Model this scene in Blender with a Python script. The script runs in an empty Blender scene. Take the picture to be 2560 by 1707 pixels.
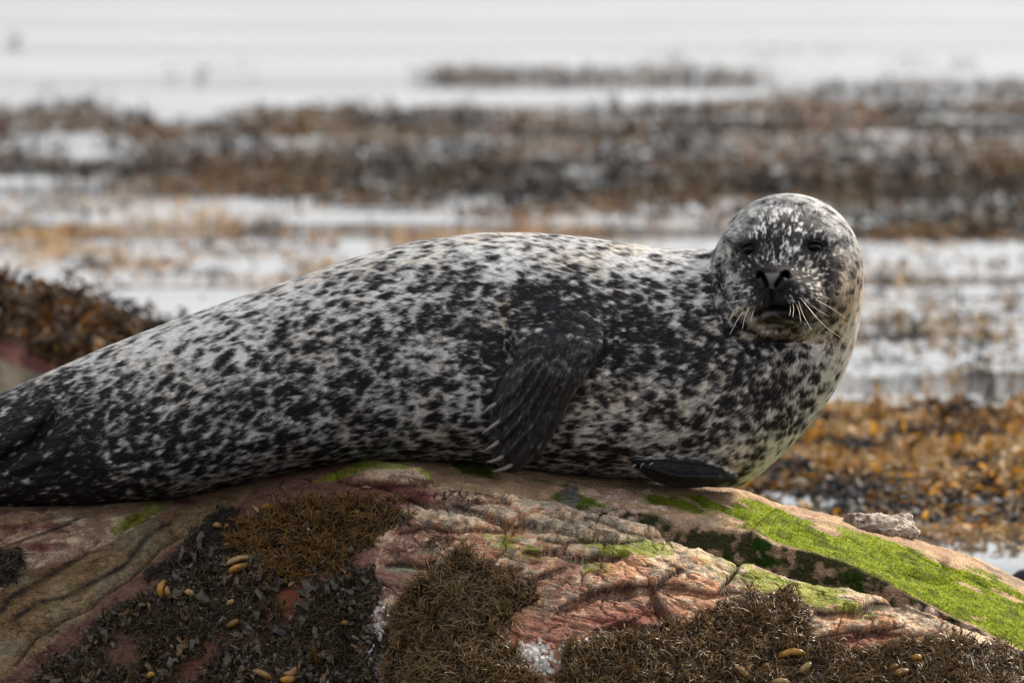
import bpy, math
import numpy as np

# ------------------------------------------------------------------ camera, sky, sun, exposure
sc = bpy.context.scene
COL = sc.collection
CAMY, CAMZ, FPX = -15.0, 1.70, 20202.0          # camera place, focal length in photo pixels (2560 wide)
PITCH = math.atan((853.5 + 500.0) / FPX)

cam_d = bpy.data.cameras.new('camera')
cam_d.sensor_width = 36.0
cam_d.lens = FPX * 36.0 / 2560.0
cam_d.clip_start, cam_d.clip_end = 0.5, 4000.0
cam_d.dof.use_dof = True
cam_d.dof.focus_distance = 14.72
cam_d.dof.aperture_fstop = 6.3
cam_d.dof.aperture_blades = 9
cam = bpy.data.objects.new('camera', cam_d)
cam.location = (0, CAMY, CAMZ)
cam.rotation_euler = (math.pi / 2 - PITCH, 0, 0)
COL.objects.link(cam)
sc.camera = cam

SUN = np.array([0.72, 0.60, 0.68]); SUN /= np.linalg.norm(SUN)   # direction towards the sun: right, a little behind the seal
world = bpy.data.worlds.new('World'); sc.world = world; world.use_nodes = True
wn = world.node_tree; wn.nodes.clear()
sky = wn.nodes.new('ShaderNodeTexSky'); sky.sky_type = 'NISHITA'; sky.sun_disc = False
sky.sun_elevation = math.asin(SUN[2]); sky.sun_rotation = math.atan2(SUN[0], SUN[1])
sky.dust_density = 4.0; sky.air_density = 1.0
hs = wn.nodes.new('ShaderNodeHueSaturation'); hs.inputs['Saturation'].default_value = 0.22
mx = wn.nodes.new('ShaderNodeMix'); mx.data_type = 'RGBA'; mx.inputs[0].default_value = 0.33
mx.inputs[7].default_value = (9.6, 9.75, 10.1, 1)                   # even white cloud cover
bg = wn.nodes.new('ShaderNodeBackground'); bg.inputs['Strength'].default_value = 0.15
wo = wn.nodes.new('ShaderNodeOutputWorld')
wn.links.new(sky.outputs[0], hs.inputs['Color']); wn.links.new(hs.outputs[0], mx.inputs[6])
wn.links.new(mx.outputs[2], bg.inputs['Color']); wn.links.new(bg.outputs[0], wo.inputs['Surface'])

sun_d = bpy.data.lights.new('sun', 'SUN'); sun_d.energy = 4.0; sun_d.angle = math.radians(9); sun_d.color = (1.0, 0.88, 0.74)
sun = bpy.data.objects.new('sun', sun_d); COL.objects.link(sun)
from mathutils import Vector
sun.rotation_euler = Vector(SUN).to_track_quat('Z', 'Y').to_euler()

vs = sc.view_settings
vs.view_transform = 'Standard'; vs.look = 'None'; vs.exposure = 0.34; vs.gamma = 1.0; vs.use_curve_mapping = False
sc.cycles.max_bounces = 5; sc.cycles.diffuse_bounces = 3; sc.cycles.glossy_bounces = 3; sc.cycles.transparent_max_bounces = 4
sc.cycles.use_denoising = True

# ------------------------------------------------------------------ projection helpers
cp, sp = math.cos(PITCH), math.sin(PITCH)
def P(px, py, y):
    """world point seen at photo pixel (px, py) at world depth y"""
    px, py, y = np.broadcast_arrays(np.asarray(px, float), np.asarray(py, float), np.asarray(y, float))
    a, b = (px - 1280) / FPX, (853.5 - py) / FPX
    ry, rz = cp + b * sp, -sp + b * cp
    t = (y - CAMY) / ry
    return np.stack([a * t, y + 0 * t, CAMZ + rz * t], -1)
def proj(p):
    x, y, z = p[..., 0], p[..., 1] - CAMY, p[..., 2] - CAMZ
    f, u = y * cp - z * sp, y * sp + z * cp
    return 1280 + FPX * x / f, 853.5 - FPX * u / f
def on_water(px, py):
    a, b = (px - 1280) / FPX, (853.5 - py) / FPX
    ry, rz = cp + b * sp, -sp + b * cp
    t = -CAMZ / rz
    return np.stack([a * t, CAMY + ry * t, 0 * t], -1)

# ------------------------------------------------------------------ noise helpers
def hashf(ix, iy, iz, s=0):
    h = (ix.astype(np.int64) * 374761393 + iy.astype(np.int64) * 668265263 + iz.astype(np.int64) * 2147483647 + s * 1274126177) & 0xffffffff
    h = ((h ^ (h >> 13)) * 1274126177) & 0xffffffff
    h = ((h ^ (h >> 16)) * 2246822519) & 0xffffffff
    return ((h ^ (h >> 15)) & 0xffffff).astype(np.float32) / 16777215.0
def vnoise(p, s=0):
    i = np.floor(p).astype(np.int64); f = (p - i).astype(np.float32)
    f = f * f * f * (f * (f * 6 - 15) + 10)
    r = 0
    for dx in (0, 1):
        wx = f[..., 0] if dx else 1 - f[..., 0]
        for dy in (0, 1):
            wy = f[..., 1] if dy else 1 - f[..., 1]
            for dz in (0, 1):
                wz = f[..., 2] if dz else 1 - f[..., 2]
                r = r + wx * wy * wz * hashf(i[..., 0] + dx, i[..., 1] + dy, i[..., 2] + dz, s)
    return r * 2 - 1
def fbm(p, o=4, s=0, g=0.5):
    r, a, n = 0, 1.0, 0.0
    for k in range(o):
        r = r + a * vnoise(p * (2.03 ** k) + 17.3 * k, s + k); n += a; a *= g
    return r / n
def worley(p, s=0, jit=0.9):
    i = np.floor(p).astype(np.int64)
    f1 = np.full(p.shape[:-1], 9.0, np.float32); f2 = f1.copy(); idv = f1 * 0
    for dx in (-1, 0, 1):
        for dy in (-1, 0, 1):
            for dz in (-1, 0, 1):
                a, b, c = i[..., 0] + dx, i[..., 1] + dy, i[..., 2] + dz
                q = (a + .5 + jit * (hashf(a, b, c, s) - .5) - p[..., 0]) ** 2 + (b + .5 + jit * (hashf(a, b, c, s + 1) - .5) - p[..., 1]) ** 2 \
                    + (c + .5 + jit * (hashf(a, b, c, s + 2) - .5) - p[..., 2]) ** 2
                q = np.sqrt(q).astype(np.float32)
                m = q < f1
                f2 = np.where(m, f1, np.minimum(f2, q)); idv = np.where(m, hashf(a, b, c, s + 3), idv); f1 = np.where(m, q, f1)
    return f1, f2, idv
def ss(a, b, x):
    t = np.clip((x - a) / (b - a), 0, 1); return t * t * (3 - 2 * t)
def gauss(px, py, cx, cy, rx, ry, rot=0.0):
    c, s = math.cos(rot), math.sin(rot)
    dx, dy = px - cx, py - cy
    return np.exp(-(((dx * c + dy * s) / rx) ** 2 + ((-dx * s + dy * c) / ry) ** 2))
def poly_dist(u, v, poly):
    """distance to an open polyline, and on which side (+ = below it in the picture when drawn left to right)"""
    best = np.full(u.shape, 1e9); side = np.zeros(u.shape); along = np.zeros(u.shape)
    for k in range(len(poly) - 1):
        ax, ay = poly[k]; bx, by = poly[k + 1]
        dx, dy = bx - ax, by - ay; L = dx * dx + dy * dy + 1e-9
        t = np.clip(((u - ax) * dx + (v - ay) * dy) / L, 0, 1)
        d = np.hypot(u - ax - t * dx, v - ay - t * dy)
        m = d < best
        best = np.where(m, d, best); side = np.where(m, np.sign(dx * (v - ay) - dy * (u - ax)), side)
        along = np.where(m, (k + t) / (len(poly) - 1), along)
    return best, side, along
def in_poly(u, v, poly):
    c = np.zeros(u.shape, bool); n = len(poly)
    for k in range(n):
        ax, ay = poly[k]; bx, by = poly[(k + 1) % n]
        m = ((ay > v) != (by > v)) & (u < (bx - ax) * (v - ay) / (by - ay + 1e-12) + ax)
        c ^= m
    return c
def poly_sdf(u, v, poly):
    d = poly_dist(u, v, list(poly) + [poly[0]])[0]
    return np.where(in_poly(u, v, poly), -d, d)
def curve(xs, knots, col, smooth=0):
    k = np.array(knots, float)
    y = np.interp(xs, k[:, 0], k[:, col])
    if smooth:
        w = np.hanning(2 * smooth + 3)[1:-1]; w /= w.sum()
        y = np.convolve(np.pad(y, smooth, mode='edge'), w, 'valid')
    return y
def lin(r, g, b):
    """photo colour 0-255 to linear"""
    c = np.array([r, g, b], float) / 255
    return np.where(c <= .04045, c / 12.92, ((c + .055) / 1.055) ** 2.4)
def mixc(c, d, m):
    return c * (1 - m[..., None]) + np.asarray(d) * m[..., None]
RNG = np.random.default_rng(7)

# ------------------------------------------------------------------ mesh and object helpers
def mesh_np(name, verts, faces, col=None, smooth=True, normals=None):
    """faces: (n,3) or (n,4) array; col: (v,3) linear colour stored as attribute 'col'"""
    me = bpy.data.meshes.new(name)
    verts = np.ascontiguousarray(verts, np.float32); faces = np.ascontiguousarray(faces, np.int32)
    n, k = faces.shape
    me.vertices.add(len(verts)); me.vertices.foreach_set('co', verts.ravel())
    me.loops.add(n * k); me.loops.foreach_set('vertex_index', faces.ravel())
    me.polygons.add(n); me.polygons.foreach_set('loop_start', np.arange(0, n * k, k, dtype=np.int32))
    me.update(calc_edges=True)
    me.polygons.foreach_set('use_smooth', np.full(n, smooth))
    if col is not None:
        a = me.attributes.new('col', 'FLOAT_COLOR', 'POINT')
        c = np.ones((len(verts), 4), np.float32); c[:, :3] = np.clip(col, 0.001, 1); a.data.foreach_set('color', c.ravel())
    if normals is not None:
        me.normals_split_custom_set_from_vertices(np.ascontiguousarray(normals, np.float32))
    return me
def obj(name, me, mat=None, parent=None, **props):
    o = bpy.data.objects.new(name, me); COL.objects.link(o)
    if mat is not None and me is not None and not me.materials: me.materials.append(mat)
    if parent is not None: o.parent = parent
    for k, v in props.items(): o[k] = v
    return o
def empty(name, loc=(0, 0, 0), **props):
    o = bpy.data.objects.new(name, None); COL.objects.link(o); o.empty_display_size = 0.1
    for k, v in props.items(): o[k] = v
    return o
def grid_faces(nr, nc):
    i = np.arange(nr * nc).reshape(nr, nc)
    return np.stack([i[:-1, :-1], i[:-1, 1:], i[1:, 1:], i[1:, :-1]], -1).reshape(-1, 4)

def material(name, rough=0.8, spec=0.4, speck=0.0, speck_scale=300, bump=0.0, bump_scale=200, bump_dist=0.004, sheen=0.0, transl=0.0, color=None, coat=0.0):
    m = bpy.data.materials.new(name); m.use_nodes = True
    nt = m.node_tree; N = nt.nodes; L = nt.links
    b = N['Principled BSDF']; b.inputs['Roughness'].default_value = rough
    b.inputs['Specular IOR Level'].default_value = spec
    if sheen: b.inputs['Sheen Weight'].default_value = sheen; b.inputs['Sheen Roughness'].default_value = 0.4
    if coat: b.inputs['Coat Weight'].default_value = coat; b.inputs['Coat Roughness'].default_value = 0.15
    geo = N.new('ShaderNodeNewGeometry')
    if color is None:
        a = N.new('ShaderNodeAttribute'); a.attribute_name = 'col'; src = a.outputs['Color']
    else:
        r = N.new('ShaderNodeRGB'); r.outputs[0].default_value = (*color, 1); src = r.outputs[0]
    if speck:
        n1 = N.new('ShaderNodeTexNoise'); n1.inputs['Scale'].default_value = speck_scale; n1.inputs['Detail'].default_value = 3
        n1.inputs['Roughness'].default_value = 0.7
        L.new(geo.outputs['Position'], n1.inputs['Vector'])
        mr = N.new('ShaderNodeMapRange'); mr.inputs['From Min'].default_value = 0.3; mr.inputs['From Max'].default_value = 0.7
        mr.inputs['To Min'].default_value = 1 - speck; mr.inputs['To Max'].default_value = 1 + speck
        L.new(n1.outputs['Fac'], mr.inputs['Value'])
        vm = N.new('ShaderNodeVectorMath'); vm.operation = 'SCALE'
        L.new(src, vm.inputs[0]); L.new(mr.outputs[0], vm.inputs['Scale']); src = vm.outputs[0]
    L.new(src, b.inputs['Base Color'])
    if bump:
        n2 = N.new('ShaderNodeTexNoise'); n2.inputs['Scale'].default_value = bump_scale; n2.inputs['Detail'].default_value = 4
        L.new(geo.outputs['Position'], n2.inputs['Vector'])
        bn = N.new('ShaderNodeBump'); bn.inputs['Strength'].default_value = bump; bn.inputs['Distance'].default_value = bump_dist
        L.new(n2.outputs['Fac'], bn.inputs['Height']); L.new(bn.outputs[0], b.inputs['Normal'])
    if transl:
        tr = N.new('ShaderNodeBsdfTranslucent'); L.new(src, tr.inputs['Color'])
        ms = N.new('ShaderNodeMixShader'); ms.inputs[0].default_value = transl
        L.new(b.outputs[0], ms.inputs[1]); L.new(tr.outputs[0], ms.inputs[2]); L.new(ms.outputs[0], N['Material Output'].inputs['Surface'])
    return m

M_ROCK = material('rock', rough=0.88, spec=0.12, speck=0.55, speck_scale=330, bump=1.0, bump_scale=230, bump_dist=0.009)
M_FUR = material('fur', rough=0.6, spec=0.12, transl=0.32)
M_SKIN = material('seal_skin', rough=0.6, spec=0.3, speck=0.2, speck_scale=500, bump=0.25, bump_scale=500)
M_WEED = material('wet_seaweed', rough=0.32, spec=0.5, transl=0.12)
M_LEAF = material('seaweed_leaf', rough=0.38, spec=0.5, transl=0.15, speck=0.2, speck_scale=150)
M_FLOAT = material('floating_seaweed', rough=0.42, spec=0.09, transl=0.2)
M_ALGAE = material('green_algae', rough=1.0, spec=0.0, transl=0.2)
M_EYE = material('eye', rough=0.1, spec=0.15, color=(0.004, 0.003, 0.003))
M_CLAW = material('claw', rough=0.35, spec=0.5, speck=0.25, speck_scale=250, color=tuple(lin(112, 108, 104)))
M_WHISK = material('whisker', rough=0.4, spec=0.5, color=tuple(lin(232, 214, 188)))
M_SHELL = material('barnacle', rough=0.75, speck=0.15, speck_scale=400)

# ------------------------------------------------------------------ sea
def make_water():
    # fine strip in view, then wide sheet out to the horizon
    me = bpy.data.meshes.new('sea')
    R = 1500.0
    me.from_pydata([(-R, -60, 0), (R, -60, 0), (R, 2 * R, 0), (-R, 2 * R, 0)], [], [(0, 1, 2, 3)])
    m = bpy.data.materials.new('sea_water'); m.use_nodes = True
    nt = m.node_tree; N = nt.nodes; L = nt.links
    b = N['Principled BSDF']; b.inputs['Base Color'].default_value = (0.045, 0.05, 0.052, 1)
    b.inputs['Roughness'].default_value = 0.07; b.inputs['IOR'].default_value = 1.33
    geo = N.new('ShaderNodeNewGeometry')
    mp = N.new('ShaderNodeMapping'); mp.inputs['Scale'].default_value = (0.07, 0.24, 1); L.new(geo.outputs['Position'], mp.inputs['Vector'])
    n1 = N.new('ShaderNodeTexNoise'); n1.inputs['Scale'].default_value = 1.0; n1.inputs['Detail'].default_value = 3; L.new(mp.outputs[0], n1.inputs['Vector'])
    n2 = N.new('ShaderNodeTexNoise'); n2.inputs['Scale'].default_value = 22; n2.inputs['Detail'].default_value = 2; L.new(mp.outputs[0], n2.inputs['Vector'])
    b1 = N.new('ShaderNodeBump'); b1.inputs['Strength'].default_value = 1.0; b1.inputs['Distance'].default_value = 0.3; L.new(n1.outputs['Fac'], b1.inputs['Height'])
    b2 = N.new('ShaderNodeBump'); b2.inputs['Strength'].default_value = 0.25; b2.inputs['Distance'].default_value = 0.01; L.new(n2.outputs['Fac'], b2.inputs['Height'])
    L.new(b1.outputs[0], b2.inputs['Normal']); L.new(b2.outputs[0], b.inputs['Normal'])
    obj('sea', me, m, kind='structure', label='calm pale grey sea water between the seaweed beds')
make_water()

def make_shore():  # ground below the frame, added to cut light thrown up onto the seal
    xs, ys = np.linspace(-30, 30, 160), -.62 - np.linspace(0, 1, 90) ** 2 * 40
    U, W = np.meshgrid(xs, ys[::-1])
    G = np.stack([U, W, 0 * U], -1)
    G[..., 2] = .02 + .03 * fbm(G * .8, 3, 5) - .12 * ss(8, 30, np.abs(U))
    c = mixc(np.broadcast_to(lin(62, 52, 40), U.shape + (3,)), lin(34, 32, 30), ss(-.2, .3, fbm(G * 2.5, 3, 6)))
    obj('shore', mesh_np('shore', G.reshape(-1, 3), grid_faces(90, 160), c.reshape(-1, 3)), M_ROCK, kind='structure', label='unseen dark weedy shore added in front of the boulder')
make_shore()

# ------------------------------------------------------------------ rocks
BUF = {}
def raster_add(verts, normals, key, cell=4, mono=None):
    """remember what rock surface the photograph's pixels see, to set weed and shells on it"""
    px, py = proj(verts)
    i, j = (px / cell).astype(int), (py / cell).astype(int)
    front = np.argsort(-verts[:, 1])                       # far first, near overwrites
    B = BUF.setdefault(key, {'p': np.full((520, 760, 3), np.nan), 'n': np.zeros((520, 760, 3)), 'c': cell})
    ok = (i[front] > -90) & (i[front] < 670) & (j[front] > 0) & (j[front] < 520)
    f = front[ok]
    old = B['p'][j[f], i[f] + 90, 1]
    f = f[np.isnan(old) | (verts[f, 1] < old)]
    B['p'][j[f], i[f] + 90] = verts[f]; B['n'][j[f], i[f] + 90] = normals[f]
def rock_at(px, py, key='rock'):
    B = BUF[key]
    j, i = np.clip((py / B['c']).astype(int), 0, 519), np.clip((px / B['c']).astype(int) + 90, 0, 759)
    return B['p'][j, i], B['n'][j, i]

def catmull(C, counts):
    """C: (K, cols, 3) control lines -> rows"""
    K = len(C); out = []
    for k in range(K - 1):
        p0, p1, p2, p3 = C[max(k - 1, 0)], C[k], C[k + 1], C[min(k + 2, K - 1)]
        d0 = np.linalg.norm(p1 - p0, axis=-1, keepdims=True) ** .5 + 1e-6
        d1 = np.linalg.norm(p2 - p1, axis=-1, keepdims=True) ** .5 + 1e-6
        d2 = np.linalg.norm(p3 - p2, axis=-1, keepdims=True) ** .5 + 1e-6
        m1 = (p1 - p0) / d0 - (p2 - p0) / (d0 + d1) + (p2 - p1) / d1 if k > 0 else (p2 - p1) / d1
        m2 = (p2 - p1) / d1 - (p3 - p1) / (d1 + d2) + (p3 - p2) / d2 if k < K - 2 else (p2 - p1) / d1
        m1, m2 = m1 * d1, m2 * d1
        n = counts[k]
        for t in np.linspace(0, 1, n, endpoint=(k == K - 2)):
            h = t * t * (3 - 2 * t)
            out.append((2 * t ** 3 - 3 * t ** 2 + 1) * p1 + (t ** 3 - 2 * t ** 2 + t) * m1 + h * p2 + (t ** 3 - t ** 2) * m2)
    return np.array(out)
def grid_normals(G):
    du = np.gradient(G, axis=1); dv = np.gradient(G, axis=0)
    n = np.cross(du, dv); n /= np.linalg.norm(n, axis=-1, keepdims=True) + 1e-12
    return n
def rock_mesh(name, G, disp, colour, key=None):
    n = grid_normals(G)                                    # rows run front-bottom -> back, columns left -> right: points outwards
    px, py = proj(G)
    h = disp(px, py, G)
    V = G + n * h[..., None]
    n2 = grid_normals(V)
    px, py = proj(V)
    col = colour(px, py, V, n2)
    if key: raster_add(V.reshape(-1, 3), n2.reshape(-1, 3), key)
    return mesh_np(name, V.reshape(-1, 3), grid_faces(*G.shape[:2]), col.reshape(-1, 3))

z5 = lambda L: [(800 + x / 2.613, 1200 + y / 2.613) for x, y in L]
z6 = lambda L: [(1660 + x / 2.613, 1200 + y / 2.613) for x, y in L]
z4 = lambda L: [(x / 2.613, 1200 + y / 2.613) for x, y in L]
ov = lambda L: [(x * 1.0884, y * 1.0884) for x, y in L]

# outlines of the weed patches on the boulder
W_ORANGE = ov([(545, 1185), (640, 1160), (720, 1145), (800, 1138), (900, 1155), (965, 1188), (900, 1215), (850, 1250), (795, 1290), (700, 1335), (600, 1335), (540, 1300), (520, 1250)])
W_BLACK = ov([(470, 1190), (500, 1165), (550, 1170), (560, 1215), (500, 1260), (440, 1280), (400, 1320), (330, 1345), (340, 1310), (400, 1262), (440, 1225)])
W_LEAF = ov([(440, 1262), (560, 1262), (660, 1335), (780, 1330), (850, 1300), (885, 1350), (860, 1420), (880, 1500), (862, 1590), (40, 1590), (110, 1510), (180, 1440), (270, 1385), (350, 1350)])
W_BROWN = ov([(1000, 1290), (1050, 1270), (1080, 1275), (1130, 1310), (1215, 1340), (1238, 1375), (1180, 1415), (1130, 1450), (1190, 1510), (1250, 1590), (880, 1590), (890, 1490), (880, 1430), (920, 1370)])
W_RIGHT = ov([(1620, 1420), (1650, 1385), (1720, 1358), (1800, 1350), (1850, 1372), (1872, 1415), (1850, 1462), (1960, 1492), (2060, 1470), (2200, 1462), (2380, 1495), (2380, 1600), (1270, 1600), (1290, 1490), (1400, 1452), (1520, 1438)])
W_CORNER = [(0, 1370), (40, 1365), (60, 1400), (40, 1450), (-40, 1470), (-80, 1400)]
W_TUFT = ov([(985, 1225), (1030, 1212), (1042, 1235), (1015, 1258), (985, 1252)])
W_CRUST = ov([(1060, 1128), (1100, 1132), (1120, 1148), (1070, 1160), (1010, 1150), (960, 1140), (1010, 1128)])
HOLES = [(730, 1500, 62, 72), (500, 1650, 110, 42), (310, 1625, 46, 90), (400, 1420, 80, 22), (170, 1600, 60, 50)]

# ---- front boulder: pink granite dome with the tan vein on its flank
CREST = [(-400, 1272, .02), (0, 1264, .0), (200, 1260, .0), (440, 1247, .0), (560, 1217, .0), (650, 1189, .0), (760, 1167, .0), (900, 1150, -.03), (980, 1165, -.12),
         (1060, 1195, -.22), (1140, 1215, -.30), (1221, 1234, -.31), (1278, 1242, -.32), (1397, 1265, -.33), (1450, 1280, -.34), (1520, 1300, -.35), (1604, 1326, -.36),
         (1700, 1353, -.37), (1737, 1357, -.37), (1802, 1384, -.38), (1848, 1407, -.385), (1874, 1405, -.39), (1966, 1441, -.40), (2043, 1456, -.41), (2119, 1464, -.42),
         (2177, 1495, -.43), (2272, 1514, -.44), (2349, 1544, -.45), (2483, 1598, -.47), (2560, 1640, -.49), (2900, 1790, -.55)]
def front_grid():
    xs = np.arange(-300, 2860, 3.5)
    c = curve(xs, CREST, 1, 4); yc = curve(xs, CREST, 2, 8)
    left = 1 - ss(880, 1090, xs)                            # 1 where the seal lies on this boulder
    bot = np.maximum(1830, c + 150)
    A = 0.62 * ((bot - c) / 640) ** 0.8
    lines, counts = [], []
    lines.append(P(xs, bot + 350, yc - A - 0.12))
    for s in (1, .8, .62, .46, .32, .2, .11, .05, .015):
        lines.append(P(xs, c + s * (bot - c), yc - A * s ** 0.62))
    lines.append(P(xs, c - 8 * left, yc))
    lines.append(P(xs, c - 18 * left + 26 * (1 - left), yc + .05 + .03 * left))
    lines.append(P(xs, c - 30 * left + 230 * (1 - left), yc + .09 + .07 * left))
    lines.append(P(xs, c + 60 * left + 700 * (1 - left), yc + .12 + .25 * left))
    lines.append(P(xs, c + 800, yc + .2 + .4 * left))
    counts = [14, 60, 54, 48, 44, 40, 34, 28, 22, 12, 10, 12, 10, 10]
    return catmull(np.array(lines), counts)
z7 = lambda L: [(1000 + x / 1.508, 1000 + y / 1.508) for x, y in L]
CRACKS = [z7([(210, 395), (330, 440), (420, 480), (560, 490), (720, 535), (860, 540)]), z7([(480, 575), (600, 580), (720, 605), (830, 600)]), z7([(600, 785), (720, 720), (830, 700), (960, 705), (1060, 640)]), z7([(940, 690), (980, 770), (1010, 812)]),
          z7([(0, 290), (120, 310), (260, 330), (400, 385)]), z7([(1290, 880), (1400, 850), (1500, 830)]), z7([(1580, 800), (1700, 812), (1790, 772), (1900, 770)]), z7([(700, 440), (860, 500), (980, 520), (1150, 540)]), z7([(1560, 900), (1700, 870), (1860, 880), (2000, 900)]),
          z5([(860, 150), (950, 200), (1060, 230), (1180, 270), (1330, 322), (1420, 325), (1500, 298)]),
          z5([(520, 345), (700, 310), (870, 330), (1100, 330), (1200, 335)]),
          z5([(1330, 482), (1480, 480), (1650, 500), (1750, 520), (1900, 522), (1970, 500)]),
          z5([(1430, 385), (1560, 412), (1700, 410), (1850, 415), (1970, 415), (2100, 400)]),
          z5([(440, 545), (560, 555), (700, 562), (740, 520), (790, 450), (870, 390)]),
          z5([(1540, 865), (1640, 835), (1720, 790), (1830, 735), (2000, 715), (2130, 700), (2380, 690)]),
          z5([(1780, 970), (1900, 950), (2010, 930), (2060, 900)]),
          z5([(2190, 790), (2240, 850), (2290, 895)]),
          z5([(400, 130), (560, 125), (700, 165), (860, 170), (1020, 150), (1240, 165)]),
          z5([(1700, 1060), (1900, 980), (2100, 950), (2230, 950)]),
          z5([(120, 20), (400, 60), (700, 30), (880, 40), (1000, 80)]),
          z5([(1000, 560), (1200, 600), (1320, 580)]), z5([(1150, 620), (1380, 650), (1480, 610), (1600, 570)]),
          z6([(490, 540), (470, 600), (420, 655), (350, 715)]), z6([(1290, 1003), (1400, 970), (1560, 955)]),
          z6([(980, 865), (1100, 885), (1240, 862), (1350, 812), (1500, 830)]), z6([(940, 1095), (1100, 1055), (1300, 1005)]),
          z6([(0, 730), (150, 710), (300, 740), (500, 730)]), z6([(1500, 820), (1600, 830), (1750, 900)])]
TAN_BANDS = [z4([(0, 860), (60, 780), (200, 700), (330, 610), (480, 520), (560, 470), (700, 400), (800, 330)]),
             z4([(100, 900), (270, 800), (480, 740), (650, 650), (800, 560), (960, 370), (1100, 290)]),
             z4([(0, 700), (90, 600), (200, 555), (330, 520), (500, 480)])]
STEPS_L = [z4([(0, 650), (150, 560), (250, 500), (380, 470), (520, 470), (640, 390), (760, 330), (900, 210), (1010, 190)]),
           z4([(0, 370), (120, 290), (300, 210), (520, 150)]), z4([(100, 1180), (230, 1010), (420, 880), (600, 800), (850, 640), (1040, 450), (1180, 370)])]
RED = lin(140, 86, 72); PINK = lin(152, 112, 100); ORANGE = lin(190, 142, 110); TAN = lin(148, 126, 96); CREAM = lin(204, 184, 156)
GREY = lin(138, 130, 116); DARK = lin(52, 44, 44); MOSS = lin(128, 146, 2); DMOSS = lin(46, 68, 16); MAROON = lin(110, 58, 58)
def front_joints(px, v):
    # thin natural joints running with the bedding, a few crossing it
    n1 = fbm(np.stack([px / 230, v / 46, 0 * px], -1), 4, 35, .55); n2 = fbm(np.stack([px / 120, v / 120, 0 * px + 4], -1), 4, 36, .55)
    n3 = fbm(np.stack([px / 80, v / 20, 0 * px + 7], -1), 3, 37, .55)
    return np.clip(np.exp(-(n1 / .020) ** 2) + .8 * np.exp(-(n2 / .014) ** 2) + .22 * np.exp(-(n3 / .04) ** 2), 0, 1.2)
def front_disp(px, py, G):
    c = curve(px[10], CREST, 1)[None]
    v = py - c
    q = np.stack([px / 330, v / 62, 0 * px], -1)
    h = .016 * fbm(G * 5.0, 3, 3) + .004 * fbm(G * 18, 3, 9) + .0016 * fbm(G * 75, 3, 21)
    lay = fbm(q, 3, 31)
    h += .003 * (np.abs(lay * 3 % 1 - .5) * 2 - .5) * ss(-60, 60, px - 900)     # bedding steps along the slab
    rough = ss(640, 1000, px)
    h += rough * .0015 * (1 - np.abs(fbm(np.stack([G[..., 0] * 26, G[..., 1] * 26, G[..., 2] * 60], -1), 3, 41)) * 2)
    h += (.25 + .75 * rough) * (.0015 * fbm(np.stack([G[..., 0] * 70, G[..., 1] * 70, G[..., 2] * 110], -1), 3, 43) + .0009 * vnoise(G * 210, 45))
    h -= (.35 + .65 * rough) * .015 * front_joints(px, v)
    warp = 9 * fbm(np.stack([px / 60, py / 60, 0 * px], -1), 3, 5)
    for k, L in enumerate(CRACKS):
        d, s, t = poly_dist(px, py + warp, L)
        w = np.sin(np.pi * np.clip(t, 0.02, .98)) ** .5
        h += w * (-.030 * np.exp(-(d / 4.6) ** 2) + .006 * np.where(s < 0, np.exp(-d / 30), 0) - .004 * np.where(s > 0, np.exp(-d / 22), 0))
    for L in STEPS_L:
        d, s, t = poly_dist(px, py + warp, L)
        h += -.010 * np.exp(-(d / 7) ** 2) + .009 * np.where(s < 0, np.exp(-d / 40), 0)
    for L in TAN_BANDS:
        d, s, t = poly_dist(px, py + .6 * warp, L); h += -.005 * np.exp(-(d / 8) ** 2)
    # keep the bearing area under the seal flat
    bear = (1 - ss(4, 40, v)) * (1 - ss(900, 1050, px))
    return h * (1 - .8 * bear)
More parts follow.
